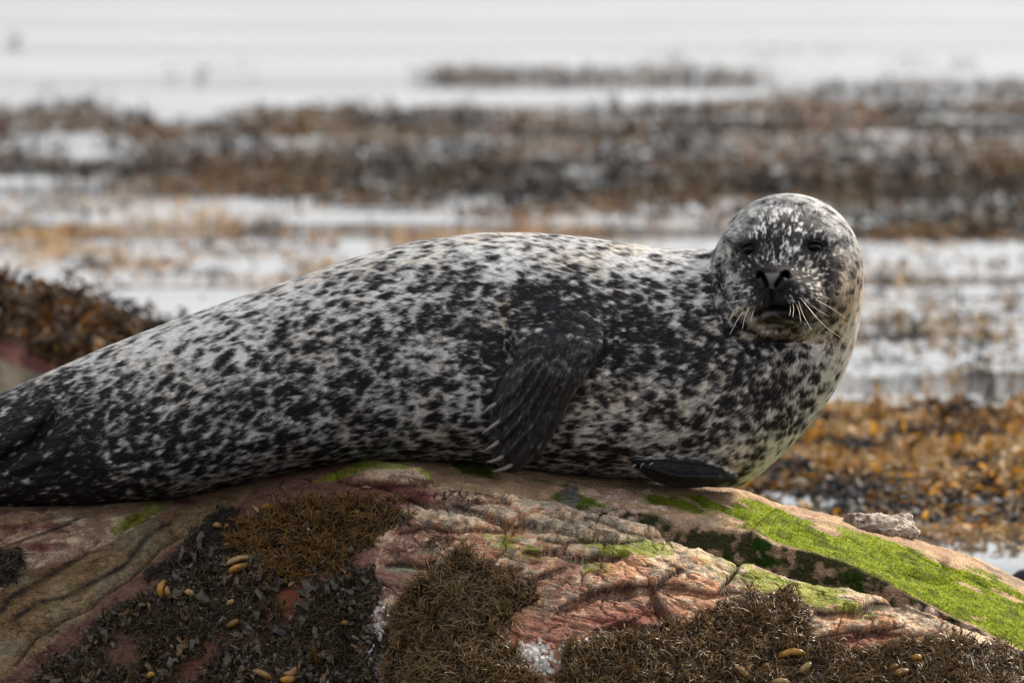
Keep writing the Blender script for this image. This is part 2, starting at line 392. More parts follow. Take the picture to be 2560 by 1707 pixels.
def front_col(px, py, V, n):
    c0 = curve(px[10], CREST, 1)[None]; v = py - c0
    w1 = fbm(V * 9, 4, 51); w2 = fbm(V * 30, 4, 61); w3 = fbm(V * 110, 2, 71); up = n[..., 2]
    col = np.broadcast_to(PINK, px.shape + (3,)).copy()
    # right-hand slab: cream and orange on its upper band, pink and red lower down
    upper = ss(.25, -.35, v / 160 - .6 + .45 * w1)
    col = mixc(col, RED, ss(-.1, .5, w1 + .4 * w2) * .7)
    col = mixc(col, lin(186, 138, 106), ss(950, 1150, px) * (.35 + .65 * ss(-.2, .3, w1 + .5 * upper)))
    orange = ss(-.35, .25, w2 + .7 * upper - .40)
    col = mixc(col, ORANGE, np.clip(.85 * orange * ss(700, 1000, px), 0, 1))
    col = mixc(col, CREAM, ss(.0, .4, w3 * .7 + w2 * .6 + .55 * upper - .12) * .85 * ss(750, 1000, px))
    col = mixc(col, GREY, ss(.05, .4, fbm(V * 45, 3, 81) + .12 * upper) * .75 * ss(900, 1100, px))
    col = mixc(col, DARK, ss(.18, .5, fbm(V * 60, 4, 85)) * .65)
    # red bands
    for (cx, cy, rx, ry, rot) in ((1000, 1225, 140, 16, .1), (690, 1245, 130, 22, -.1), (870, 1225, 120, 20, .05), (1560, 1545, 150, 35, -.1), (1330, 1600, 110, 60, 0), (2080, 1610, 190, 22, -.1)):
        col = mixc(col, RED * .8, np.clip(gauss(px, py, cx, cy, rx, ry, rot) * (1.1 + w2), 0, 1) * .85)
    for (cx, cy, rx, ry, rot) in ((1020, 1230, 60, 12, .2), (720, 1228, 90, 12, 0), (1010, 1250, 110, 10, .05), (960, 1215, 90, 12, 0.)):
        col = mixc(col, MAROON * .7, np.clip(gauss(px, py, cx, cy, rx, ry, rot) * (1.3 + 1.6 * w2), 0, 1) * .9)
    # left flank: smooth tan vein with dark lines, pink-cream beds above it
    lowb = curve(px[10], [(-300, 1860), (0, 1700), (60, 1655), (180, 1560), (300, 1460), (440, 1365), (560, 1290), (640, 1215), (720, 1175), (900, 1150)], 1)[None]
    upb = curve(px[10], [(-300, 1560), (0, 1478), (70, 1424), (200, 1392), (290, 1350), (400, 1290), (520, 1240), (640, 1188), (900, 1150)], 1)[None]
    wv = 14 * fbm(np.stack([px / 70, py / 70, 0 * px], -1), 3, 91)
    inl = (1 - ss(840, 950, px))
    tan = ss(-6, 8, py + wv - upb) * ss(8, -10, py + wv - lowb) * inl
    above = ss(6, -8, py + wv - upb) * inl
    colP = mixc(mixc(np.broadcast_to(lin(164, 132, 108), px.shape + (3,)), CREAM, ss(-.1, .35, w2 + .3 * w1)), MAROON, ss(.15, .5, fbm(np.stack([px / 120, py / 22, 0 * px], -1), 3, 95)) * .8)
    colP = mixc(colP, DARK, ss(.15, .45, fbm(np.stack([px / 160, (py + .35 * px) / 18, 0 * px], -1), 4, 97)) * .85)
    col = col * (1 - above[..., None]) + colP * above[..., None]
    tc = mixc(mixc(np.broadcast_to(TAN, px.shape + (3,)), lin(136, 108, 76), ss(-.2, .4, w1)), lin(128, 120, 100), ss(0, .4, fbm(np.stack([px / 160, py / 60, 0 * px], -1), 3, 99)) * .8)
    for k, L in enumerate(TAN_BANDS):
        d, s, t = poly_dist(px, py + .6 * wv, L)
        tc = mixc(tc, DARK * .8, np.exp(-(d / ((9, 8, 8)[k] * (1 + .5 * w1))) ** 2) * np.clip(.85 + .7 * w2, 0, 1))
    col = col * (1 - tan[..., None]) + tc * tan[..., None]
    col = col * (1 - tan[..., None] * (.28 * ss(-.1, .4, fbm(V * 150, 2, 98)))[..., None])
    low = ss(-4, 10, py + wv - lowb) * inl
    lc = mixc(mixc(np.broadcast_to(lin(120, 88, 76), px.shape + (3,)), lin(124, 76, 56), gauss(px, py, 730, 1505, 90, 80) + gauss(px, py, 500, 1650, 110, 50) * .8), DARK, ss(.1, .45, w2 + .3 * w1) * .6)
    col = col * (1 - low[..., None]) + lc * low[..., None]
    jo = front_joints(px, v) * (.5 + .5 * ss(640, 1000, px))
    col = mixc(col, lin(70, 42, 36), np.clip(jo, 0, 1) * .6)
    # green film of algae
    g = fbm(V * 22, 4, 101)
    gm = 0
    for (cx, cy, rx, ry, rot, a) in ((1560, 1372, 110, 18, .12, .9), (1230, 1360, 90, 26, 0, .55), (1490, 1420, 60, 16, 0, .6), (1330, 1385, 60, 20, 0, .4), (1980, 1470, 130, 26, .15, 1.3),
                                     (2120, 1520, 130, 20, .2, 1.0), (1900, 1425, 50, 14, .5, .9), (370, 1275, 70, 12, -.45, 1.1), (300, 1322, 70, 10, -.45, .9), (870, 1178, 60, 10, -.3, 1.2), (960, 1160, 120, 10, .1, 1.1),
                                     (1090, 1185, 90, 16, .3, 1.2), (1700, 1375, 130, 20, .3, .4), (850, 1380, 60, 14, 0, .0)):
        gm = gm + a * gauss(px, py, cx, cy, rx, ry, rot)
    col = mixc(col, MOSS * .85, ss(.2, .8, gm * (1 + 1.6 * g) + .25 * g + .45 * fbm(V * 90, 3, 103)) * .7)
    col = mixc(col, lin(150, 168, 140), np.clip(gauss(px, py, 1010, 1423, 42, 9) * (1.2 + w2), 0, 1) * .7)
    # white crust of barnacles
    wm = 0
    for (cx, cy, rx, ry) in ((945, 1560, 16, 60), (930, 1660, 24, 30), (1352, 1655, 42, 26), (940, 1600, 22, 36), (1330, 1640, 70, 34), (1470, 1610, 40, 12), (860, 1690, 60, 16)):
        wm = wm + gauss(px, py, cx, cy, rx, ry)
    col = mixc(col, lin(214, 210, 206), ss(.30, .8, wm * (.45 + 3.0 * fbm(V * 60, 4, 111))) * .75)
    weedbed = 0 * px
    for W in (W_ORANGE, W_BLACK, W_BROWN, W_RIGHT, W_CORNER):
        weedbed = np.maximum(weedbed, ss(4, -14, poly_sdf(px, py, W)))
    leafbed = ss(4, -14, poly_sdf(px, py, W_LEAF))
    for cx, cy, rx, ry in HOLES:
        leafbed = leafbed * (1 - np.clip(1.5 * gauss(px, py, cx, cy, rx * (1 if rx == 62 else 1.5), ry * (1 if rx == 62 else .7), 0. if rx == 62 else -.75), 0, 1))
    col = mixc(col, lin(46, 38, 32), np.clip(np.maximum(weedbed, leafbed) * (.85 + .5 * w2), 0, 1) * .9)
    # darker colour along the crack lines
    for L in CRACKS:
        d, s, t = poly_dist(px, py + 9 * fbm(np.stack([px / 60, py / 60, 0 * px], -1), 3, 5), L)
        col = mixc(col, lin(48, 32, 30), np.exp(-(d / 4.8) ** 2) * .85)
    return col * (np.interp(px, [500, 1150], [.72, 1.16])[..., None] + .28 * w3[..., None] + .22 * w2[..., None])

# ---- mossy ledge behind the boulder, under the seal's chest
LED_E = [(800, 1195, -.16), (1000, 1210, -.22), (1270, 1222, -.24), (1420, 1250, -.21), (1560, 1268, -.2), (1640, 1283, -.2), (1700, 1300, -.2), (1760, 1312, -.2), (1850, 1322, -.2), (1880, 1322, -.2), (1935, 1352, -.21), (2000, 1368, -.22),
         (2100, 1395, -.23), (2200, 1440, -.24), (2300, 1495, -.25), (2400, 1545, -.26), (2500, 1592, -.28), (2560, 1622, -.3), (2900, 1770, -.36)]
LED_M = [(800, 1160, -.02), (1000, 1149, -.02), (1270, 1170, -.02), (1500, 1195, -.02), (1700, 1224, -.02), (1850, 1245, -.02), (1950, 1290, -.02), (2100, 1330, -.02), (2200, 1362, -.02), (2400, 1430, -.02), (2560, 1500, -.02), (2900, 1640, -.02)]
LED_S = [(800, 1150, .2), (1270, 1150, .2), (1600, 1180, .2), (1830, 1222, .2), (1900, 1240, .2), (1960, 1265, .2), (2000, 1275, .2), (2100, 1297, .2), (2180, 1316, .2), (2300, 1352, .2), (2450, 1402, .2), (2560, 1452, .2), (2900, 1590, .2)]
def ledge_grid():
    xs = np.arange(820, 2860, 3.6)
    e, ye = curve(xs, LED_E, 1, 3), curve(xs, LED_E, 2, 6); m = curve(xs, LED_M, 1, 10); s = curve(xs, LED_S, 1, 8)
    wall = ss(1250, 1650, xs); dive = 90 * ss(925, 825, xs); e = e + dive; m = m + dive; s = s + dive
    L = [P(xs, e + 520, ye - .02), P(xs, e + 200, ye + .0), P(xs, e + 70 + 20 * wall, ye + .005 - .05 * (1 - wall)), P(xs, e + 8, ye - .004), P(xs, e - 3, ye + .012),
         P(xs, e + .35 * (m - e), ye + .35 * (-.02 - ye)), P(xs, m, -.02 + 0 * xs), P(xs, m + .6 * (s - m), .09 + 0 * xs), P(xs, s, .2 + 0 * xs), P(xs, s + 40, .28 + 0 * xs), P(xs, s + 700, .5 + 0 * xs)]
    return catmull(np.array(L), [10, 30, 60, 16, 40, 60, 46, 26, 12, 10])
LED_CREASE = [z6([(1530, 430), (1700, 505), (1850, 560), (1950, 620), (2100, 690), (2400, 780)]), z6([(1420, 580), (1600, 598), (1750, 650), (1860, 655)]),
              z6([(1760, 480), (1830, 530), (1850, 570)]), z6([(760, 185), (640, 250), (570, 310), (560, 400)])]
def ledge_disp(px, py, G):
    h = .010 * fbm(G * 6, 3, 203) + .004 * fbm(G * 22, 3, 209) + .0022 * fbm(G * 90, 3, 221)
    e = curve(px[10], LED_E, 1)[None]
    wall = ss(0, 20, py - e) * ss(1250, 1500, px)
    f1, f2, idv = worley(G * 38 + .4 * fbm(G * 20, 2, 7)[..., None], 231)
    lump = ss(1440, 1480, px) * ss(1720, 1640, px) * ss(1215, 1235, py) * ss(1330, 1290, py)     # knobbly barnacled strip
    lump = lump + ss(2230, 2300, px) * ss(2, 20, py - e)
    h += (.010 * np.clip(wall, 0, 1) * .6 + .012 * np.clip(lump, 0, 1)) * (.5 - f1)
    warp = 6 * fbm(np.stack([px / 50, py / 50, 0 * px], -1), 3, 15)
    for L in LED_CREASE:
        d, s, t = poly_dist(px, py + warp, L)
        h += np.sin(np.pi * np.clip(t, .03, .97)) ** .5 * (-.010 * np.exp(-(d / 6) ** 2) + .006 * np.where(s < 0, np.exp(-d / 22), 0))
    d, s, t = poly_dist(px, py + 2 * warp, z6([(400, 480), (470, 520), (520, 500)]))
    return h
def moss_amount(px, py, V):
    g = fbm(V * 20, 4, 301); g2 = fbm(np.stack([px / 130, (py - .42 * px) / 26, 0 * px], -1), 3, 303)
    m = 0
    for (cx, cy, rx, ry, rot, a) in ((2150, 1385, 250, 34, .42, 1.5), (2400, 1490, 230, 40, .44, 1.6), (1960, 1320, 110, 30, .35, 1.1), (1800, 1268, 150, 26, .1, 1.0), (1700, 1258, 110, 18, .1, .8), (2540, 1560, 120, 40, .5, 1.3), (2330, 1400, 120, 14, .4, .8),
                                     (1720, 1250, 90, 14, .1, .5), (1300, 1190, 150, 24, .1, .7), (1460, 1260, 60, 16, .2, 1.2), (1560, 1285, 130, 18, .25, 1.3), (1420, 1235, 30, 26, 0, .9), (1180, 1175, 80, 14, .2, .8), (2480, 1440, 100, 12, .42, .6)):
        m = m + a * gauss(px, py, cx, cy, rx, ry, rot)
    e, sl = np.interp(px, [k[0] for k in LED_E], [k[1] for k in LED_E]), np.interp(px, [k[0] for k in LED_S], [k[1] for k in LED_S])
    fr = (e - py) / (e - sl + 1e-6)                          # 0 at the ledge's edge, 1 on its skyline
    m = m * .8 + ss(1760, 1960, px) * (1.05 * ss(-.05, .06, fr) * ss(.92, .55, fr + .12 * g) + .25 * ss(.95, .7, fr))
    g3 = fbm(V * 85, 3, 305)
    m = m * (1 - .8 * ss(.12, .42, fbm(np.stack([px / 90, (py - .42 * px) / 16, 0 * px], -1), 4, 309)) * ss(.15, .55, fr))
    return m * (.95 + .65 * g + .6 * g2 + .45 * g3) + .12 * g
def ledge_col(px, py, V, n):
    w1 = fbm(V * 9, 4, 251); w2 = fbm(V * 32, 4, 261); w3 = fbm(V * 120, 2, 271)
    col = mixc(np.broadcast_to(lin(176, 146, 118), px.shape + (3,)), lin(206, 172, 138), ss(-.2, .4, w2))
    col = mixc(col, GREY * .8, ss(.1, .5, w1) * .6)
    e = curve(px[10], LED_E, 1)[None]
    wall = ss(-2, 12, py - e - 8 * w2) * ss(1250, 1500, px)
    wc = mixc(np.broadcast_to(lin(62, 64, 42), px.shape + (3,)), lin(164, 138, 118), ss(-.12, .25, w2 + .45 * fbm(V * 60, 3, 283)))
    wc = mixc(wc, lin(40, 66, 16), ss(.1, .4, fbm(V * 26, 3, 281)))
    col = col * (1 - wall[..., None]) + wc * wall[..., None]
    lump = ss(1440, 1480, px) * ss(1720, 1640, px) * ss(1212, 1230, py) * ss(1320, 1285, py) + ss(2220, 2300, px) * ss(2, 16, py - e)
    f1, f2, idv = worley(V * 38, 231)
    col = mixc(col, lin(206, 178, 164), np.clip(lump, 0, 1) * ss(.62, .4, f1) * .9)
    mo = moss_amount(px, py, V)
    col = mixc(col, mixc(np.broadcast_to(MOSS, px.shape + (3,)), lin(88, 106, 10), ss(-.1, .35, fbm(V * 40, 3, 307))), ss(.35, .95, mo) * (1 - wall) * .92)
    col = mixc(col, DMOSS, ss(.3, .7, mo) * ss(1650, 1350, px) * .8)
    d = np.hypot((px - 1425) / 26, (py - 1240) / 30)
    col = mixc(col, lin(118, 114, 112), ss(1.1, .9, d + .4 * w2) * .9)
    return col * (1 + .2 * w3[..., None])

front = empty('granite_boulder', label='large pink and cream granite boulder with cracks and a tan vein under the seal', category='rock')
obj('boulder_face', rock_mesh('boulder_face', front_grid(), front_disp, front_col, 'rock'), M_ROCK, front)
ledge = empty('mossy_rock_ledge', label='rock ledge with bright green algae on top and a dark shaded front face', category='rock')
LG = ledge_grid()
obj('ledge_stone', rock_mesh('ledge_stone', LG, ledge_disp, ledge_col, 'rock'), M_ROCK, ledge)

# ------------------------------------------------------------------ ribbons: weed, algae, leaves
def ribbons(root, dirv, nrm, length, width, nseg, curl, droop, col, tipcol=None, taper=0.6, twist=0.0, wav=0.0):
    """flat curling strips. root, dirv, nrm: (N,3); the rest (N,) or scalars -> verts, quads, colours"""
    N = len(root)
    f = lambda a: np.broadcast_to(np.asarray(a, float), (N,)).copy()
    length, width, curl, droop, twist, wav = map(f, (length, width, curl, droop, twist, wav))
    d = dirv / (np.linalg.norm(dirv, axis=1, keepdims=True) + 1e-9)
    side = np.cross(d, nrm); side /= np.linalg.norm(side, axis=1, keepdims=True) + 1e-9
    upv = np.cross(side, d)
    p = root.copy(); V, C = [], []
    ph = RNG.uniform(0, 6.28, N)
    for k in range(nseg + 1):
        t = k / nseg
        wk = width * (1 - taper * t ** 1.5) * (0.55 + .45 * min(1, t * 4 + .2))
        tw = twist * t + wav * np.sin(ph + 7 * t)
        sv = side * np.cos(tw)[:, None] + upv * np.sin(tw)[:, None]
        V.append(np.stack([p - sv * wk[:, None] / 2, p + sv * wk[:, None] / 2], 1))
        cc = col if tipcol is None else col * (1 - t) + tipcol * t
        C.append(np.stack([cc, cc], 1))
        st = length / nseg
        p = p + d * st[:, None]
        a = curl / nseg
        nd = d * np.cos(a)[:, None] + side * np.sin(a)[:, None]
        nd[:, 2] -= droop / nseg
        nd /= np.linalg.norm(nd, axis=1, keepdims=True) + 1e-9
        side = side - nd * np.sum(side * nd, 1, keepdims=True); side /= np.linalg.norm(side, axis=1, keepdims=True) + 1e-9
        upv = np.cross(side, nd); d = nd
    V = np.stack(V, 1); C = np.stack(C, 1)                  # N, nseg+1, 2, 3
    base = (np.arange(N) * (nseg + 1) * 2)[:, None]
    k = np.arange(nseg)[None] * 2
    F = np.stack([base + k, base + k + 1, base + k + 3, base + k + 2], -1).reshape(-1, 4)
    return V.reshape(-1, 3), F, C.reshape(-1, 3)
def tubes(root, dirv, nrm, length, width, nseg, curl, droop, col, tipcol):
    """three-sided round strands"""
    N = len(root); f = lambda a: np.broadcast_to(np.asarray(a, float), (N,)).copy()
    length, width, curl, droop = map(f, (length, width, curl, droop))
    d = dirv / (np.linalg.norm(dirv, axis=1, keepdims=True) + 1e-9)
    side = np.cross(d, nrm); side /= np.linalg.norm(side, axis=1, keepdims=True) + 1e-9
    p = root.copy(); V, C = [], []
    for k in range(nseg + 1):
        t = k / nseg; r = width * .5 * (1 - .75 * t ** 2); upv = np.cross(side, d)
        V.append(np.stack([p + r[:, None] * (side * math.cos(a) + upv * math.sin(a)) for a in (0.5, 2.6, 4.7)], 1))
        cc = col * (1 - t) + tipcol * t; C.append(np.stack([cc] * 3, 1))
        p = p + d * (length / nseg)[:, None]; a = curl / nseg
        nd = d * np.cos(a)[:, None] + side * np.sin(a)[:, None] ; nd[:, 2] -= droop / nseg
        nd /= np.linalg.norm(nd, axis=1, keepdims=True) + 1e-9
        side = side - nd * np.sum(side * nd, 1, keepdims=True); side /= np.linalg.norm(side, axis=1, keepdims=True) + 1e-9; d = nd
    V = np.stack(V, 1); C = np.stack(C, 1)
    base = (np.arange(N) * (nseg + 1) * 3)[:, None, None]; k = (np.arange(nseg) * 3)[None, :, None]; j = np.arange(3)[None, None]
    j2 = (j + 1) % 3
    F = np.stack([base + k + j, base + k + j2, base + k + 3 + j2, base + k + 3 + j], -1).reshape(-1, 4)
    return V.reshape(-1, 3), F, C.reshape(-1, 3)
def joinm(parts):
    V, F, C, o = [], [], [], 0
    for v, f, c in parts:
        V.append(v); F.append(f + o); C.append(c); o += len(v)
    return np.concatenate(V), np.concatenate(F), np.concatenate(C)
def jitter_cols(n, palette, weights, var=.25):
    pal = np.array(palette); i = RNG.choice(len(pal), n, p=np.array(weights) / sum(weights))
    return pal[i] * (1 + var * RNG.standard_normal((n, 1))).clip(.4, 1.8)
def unit_rand(n):
    v = RNG.standard_normal((n, 3)); return v / np.linalg.norm(v, axis=1, keepdims=True)

# short green algae tufts on the ledge
def make_algae():
    n = 130000
    px, py = RNG.uniform(1120, 2620, n), RNG.uniform(1160, 1700, n)
    p, nn = rock_at(px, py)
    ok = ~np.isnan(p[:, 0]); px, py, p, nn = px[ok], py[ok], p[ok], nn[ok]
    m = moss_amount(px, py, p)
    e = np.interp(px, [k[0] for k in LED_E], [k[1] for k in LED_E])
    ok = (m > .5 + .25 * RNG.random(len(m))) & (py < e + 4) & (nn[:, 2] > .25)
    px, p, nn, m = px[ok], p[ok], nn[ok], m[ok]; N = len(p)
    d = nn * .5 + unit_rand(N) * .6 + np.array([.35, -.35, -.15])
    c = jitter_cols(N, [MOSS * .9, lin(146, 160, 2), lin(94, 114, 2), lin(116, 112, 30)], [4, 3, 3, .6], .25)
    sh = (.98 + .4 * fbm(p * 16, 3, 311))[:, None]
    c = np.where((px < 1640)[:, None], c * .0 + jitter_cols(N, [DMOSS, lin(70, 100, 24)], [2, 1], .2), c)
    V, F, C = ribbons(p + nn * -.0005, d, nn, RNG.uniform(.0015, .0042, N) * (.6 + .8 * ss(.4, 1.3, m)), .0012, 2, RNG.normal(0, .5, N), .3, c * .8 * sh, c * sh)
    return mesh_np('algae', V, F, C)
obj('algae', make_algae(), M_ALGAE, ledge, kind='stuff')

# ------------------------------------------------------------------ pale stone on the ledge
def lump_mesh(name, centre, radii, seed, amp=.25, freq=6, nu=90, nv=46, colour=None, lift=0.0):
    u = np.linspace(0, 2 * np.pi, nu, endpoint=False); v = np.linspace(0.02, np.pi - .02, nv)
    U, W = np.meshgrid(u, v)
    D = np.stack([np.sin(W) * np.cos(U), np.sin(W) * np.sin(U), np.cos(W)], -1)
    r = 1 + amp * fbm(D * 1.6 + seed, 3, seed) + .3 * amp * fbm(D * freq + seed, 3, seed + 5)
    V = np.asarray(centre) + D * r[..., None] * np.asarray(radii)
    i = np.arange(nu * nv).reshape(nv, nu); ir = np.roll(i, -1, 1)
    F = np.stack([i[:-1], i[1:], ir[1:], ir[:-1]], -1).reshape(-1, 4)
    c = colour(V)
    return mesh_np(name, V.reshape(-1, 3), F, c.reshape(-1, 3))
def pale_col(V):
    w = fbm(V * 60, 4, 401)
    return mixc(mixc(np.broadcast_to(lin(206, 192, 178), w.shape + (3,)), lin(120, 106, 96), ss(0, .4, w)), lin(90, 80, 76), ss(.25, .5, fbm(V * 120, 3, 405)) * .7)
stone = empty('pale_stone', label='pale knobbly crusted stone lying on the green ledge', category='stone')
for cx, cy, y, rx, ry, rz, sd in ((2180, 1316, .14, .052, .05, .024, 1), (2228, 1322, .15, .040, .04, .022, 6), (2256, 1310, .16, .020, .02, .019, 9), (2140, 1308, .14, .024, .03, .014, 12), (2272, 1330, .15, .02, .02, .014, 15)):
    obj('stone_lump', lump_mesh('stone_lump', P(cx, cy, y), (rx, ry, rz), sd, .5, 9, 80, 44, pale_col), M_ROCK, stone)

# ------------------------------------------------------------------ seal
S0 = 15.0 / FPX / cp                                        # metres per photo pixel at the seal
# px: back line, belly line, half depth (m), centre depth (m)
BODY = [(-420, 1150, 1200, .02, .02), (-380, 1125, 1218, .045, .02), (-250, 1075, 1245, .075, .02), (-100, 1022, 1262, .10, .01), (0, 985, 1264, .12, .0), (120, 931, 1263, .14, .0), (270, 866, 1256, .165, .0), (440, 800, 1244, .19, 0.),
        (600, 744, 1208, .208, .0), (760, 690, 1172, .22, .0), (900, 641, 1153, .228, .0), (1050, 603, 1148, .235, .0), (1200, 584, 1156, .24, .0), (1330, 583, 1172, .24, 0.), (1460, 594, 1186, .238, .0),
        (1600, 614, 1198, .23, .0), (1700, 625, 1208, .215, -.005), (1790, 622, 1215, .2, -.01), (1850, 610, 1213, .188, -.015), (1900, 600, 1182, .175, -.02), (1960, 600, 1126, .155, -.03), (2020, 604, 1060, .13, -.035),
        (2070, 615, 995, .11, -.04), (2105, 630, 935, .09, -.045), (2130, 645, 870, .07, -.05), (2146, 665, 800, .045, -.05), (2152, 690, 745, .02, -.05), (2156, 712, 722, .004, -.05)]
z5b = lambda L: [(1380 + x / 2.24, 560 + y / 2.24) for x, y in L]
z2 = lambda L: [(1100 + x / 2.613, 680 + y / 2.613) for x, y in L]
z1 = lambda L: [(1740 + x / 3.267, 440 + y / 3.267) for x, y in L]
FOLD_A = z5b([(955, 90), (922, 180), (905, 290), (935, 390), (960, 480), (1000, 570), (1080, 660), (1180, 740), (1300, 790)])
FOLD_B = z5b([(1000, 150), (972, 250), (985, 350), (1020, 430), (1060, 500), (1130, 572), (1220, 622), (1310, 640), (1420, 615), (1500, 560)])
FLIP = z2([(470, 400), (490, 520), (440, 620), (380, 720), (335, 850), (312, 960), (305, 1060), (325, 1180), (370, 1270), (430, 1325), (500, 1318), (600, 1250), (700, 1150), (790, 1000), (850, 850), (930, 720), (1000, 610), (1060, 500), (1040, 380), (900, 300), (700, 270), (550, 300)])
DIGITS = [z2([(640, 560), (480, 760), (360, 880)]), z2([(680, 600), (520, 850), (390, 980)]), z2([(720, 640), (560, 900), (390, 1100)]), z2([(770, 660), (620, 960), (420, 1200)]), z2([(850, 640), (720, 950), (560, 1190), (470, 1270)])]
CLAWS = [z2([(385, 848), (330, 880), (275, 925)]), z2([(420, 950), (345, 1005), (270, 1058)]), z2([(420, 1080), (345, 1135), (278, 1172)]), z2([(445, 1180), (375, 1225), (300, 1243)]), z2([(500, 1238), (420, 1285), (343, 1302)])]
FLIP2 = [(1578, 1150), (1600, 1150), (1640, 1150), (1700, 1152), (1760, 1158), (1805, 1172), (1840, 1195), (1850, 1212), (1800, 1222), (1740, 1228), (1690, 1227), (1650, 1214), (1615, 1195), (1590, 1172)]
CLAWS2 = [[(1592, 1160), (1583, 1164), (1577, 1176)], [(1612, 1156), (1604, 1162), (1600, 1172)], [(1636, 1154), (1626, 1160), (1620, 1170)]]
def flip_depth(px, py):
    # the sheet the foreflipper follows: on the shoulder, then hanging a little clear of the flank down to the rock
    return np.interp(py, [740, 800, 860, 950, 1060, 1150, 1200], [-.200, -.228, -.252, -.262, -.252, -.228, -.205])
def flip2_depth(px, py):
    return np.interp(px, [1570, 1650, 1760, 1860], [-.165, -.17, -.155, -.11])

def smin(a, b, k):
    h = np.clip(.5 + .5 * (b - a) / k, 0, 1)
    return b * (1 - h) + a * h - k * h * (1 - h)
def smax(a, b, k): return -smin(-a, -b, k)
def build_axis(lo, hi, spans, coarse):
    """non-uniform samples: spans = [(a, b, step)]"""
    out = [lo]
    while out[-1] < hi:
        st = coarse
        for a, b, s in spans:
            if a - .015 <= out[-1] <= b: st = min(st, s)
        out.append(out[-1] + st)
    return np.array(out)
def surface_nets(D, X, Y, Z):
    I = D < 0
    nx, ny, nz = D.shape
    cnt = np.zeros((nx - 1, ny - 1, nz - 1), np.int8); c = {}
    for dx in (0, 1):
        for dy in (0, 1):
            for dz in (0, 1):
                cnt += I[dx:nx - 1 + dx, dy:ny - 1 + dy, dz:nz - 1 + dz]
    act = (cnt > 0) & (cnt < 8)
    ci, cj, ck = np.nonzero(act)
    idx = np.full(act.shape, -1, np.int32); idx[ci, cj, ck] = np.arange(len(ci))
    pos = np.zeros((len(ci), 3)); num = np.zeros(len(ci))
    for axis in range(3):
        for a in (0, 1):
            for b in (0, 1):
                o = [0, 0, 0]; o[(axis + 1) % 3] = a; o[(axis + 2) % 3] = b
                e = list(o); e[axis] = 1
                d0 = D[ci + o[0], cj + o[1], ck + o[2]]; d1 = D[ci + e[0], cj + e[1], ck + e[2]]
                m = (d0 < 0) != (d1 < 0)
                t = np.where(m, d0 / np.where(m, d0 - d1, 1), 0)
                p = np.stack([X[ci + o[0]], Y[cj + o[1]], Z[ck + o[2]]], 1); q = np.stack([X[ci + e[0]], Y[cj + e[1]], Z[ck + e[2]]], 1)
                pos += np.where(m[:, None], p + (q - p) * t[:, None], 0); num += m
    pos /= num[:, None]
    F = []
    for axis in range(3):
        sl0 = [slice(None)] * 3; sl1 = [slice(None)] * 3
        sl0[axis] = slice(0, -1); sl1[axis] = slice(1, None)
        A, B = I[tuple(sl0)], I[tuple(sl1)]
        i, j, k = np.nonzero(A != B)
        g = np.stack([i, j, k], 1); u, v = (axis + 1) % 3, (axis + 2) % 3
        ok = (g[:, u] > 0) & (g[:, v] > 0) & (g[:, u] < D.shape[u] - 1) & (g[:, v] < D.shape[v] - 1); g = g[ok]
        inside = A[g[:, 0], g[:, 1], g[:, 2]]
        def cell(du, dv):
            h = g.copy(); h[:, u] -= du; h[:, v] -= dv; return idx[h[:, 0], h[:, 1], h[:, 2]]
        q = np.stack([cell(1, 1), cell(0, 1), cell(0, 0), cell(1, 0)], 1)
        q[~inside] = q[~inside][:, ::-1]
        F.append(q)
    return pos, np.concatenate(F)

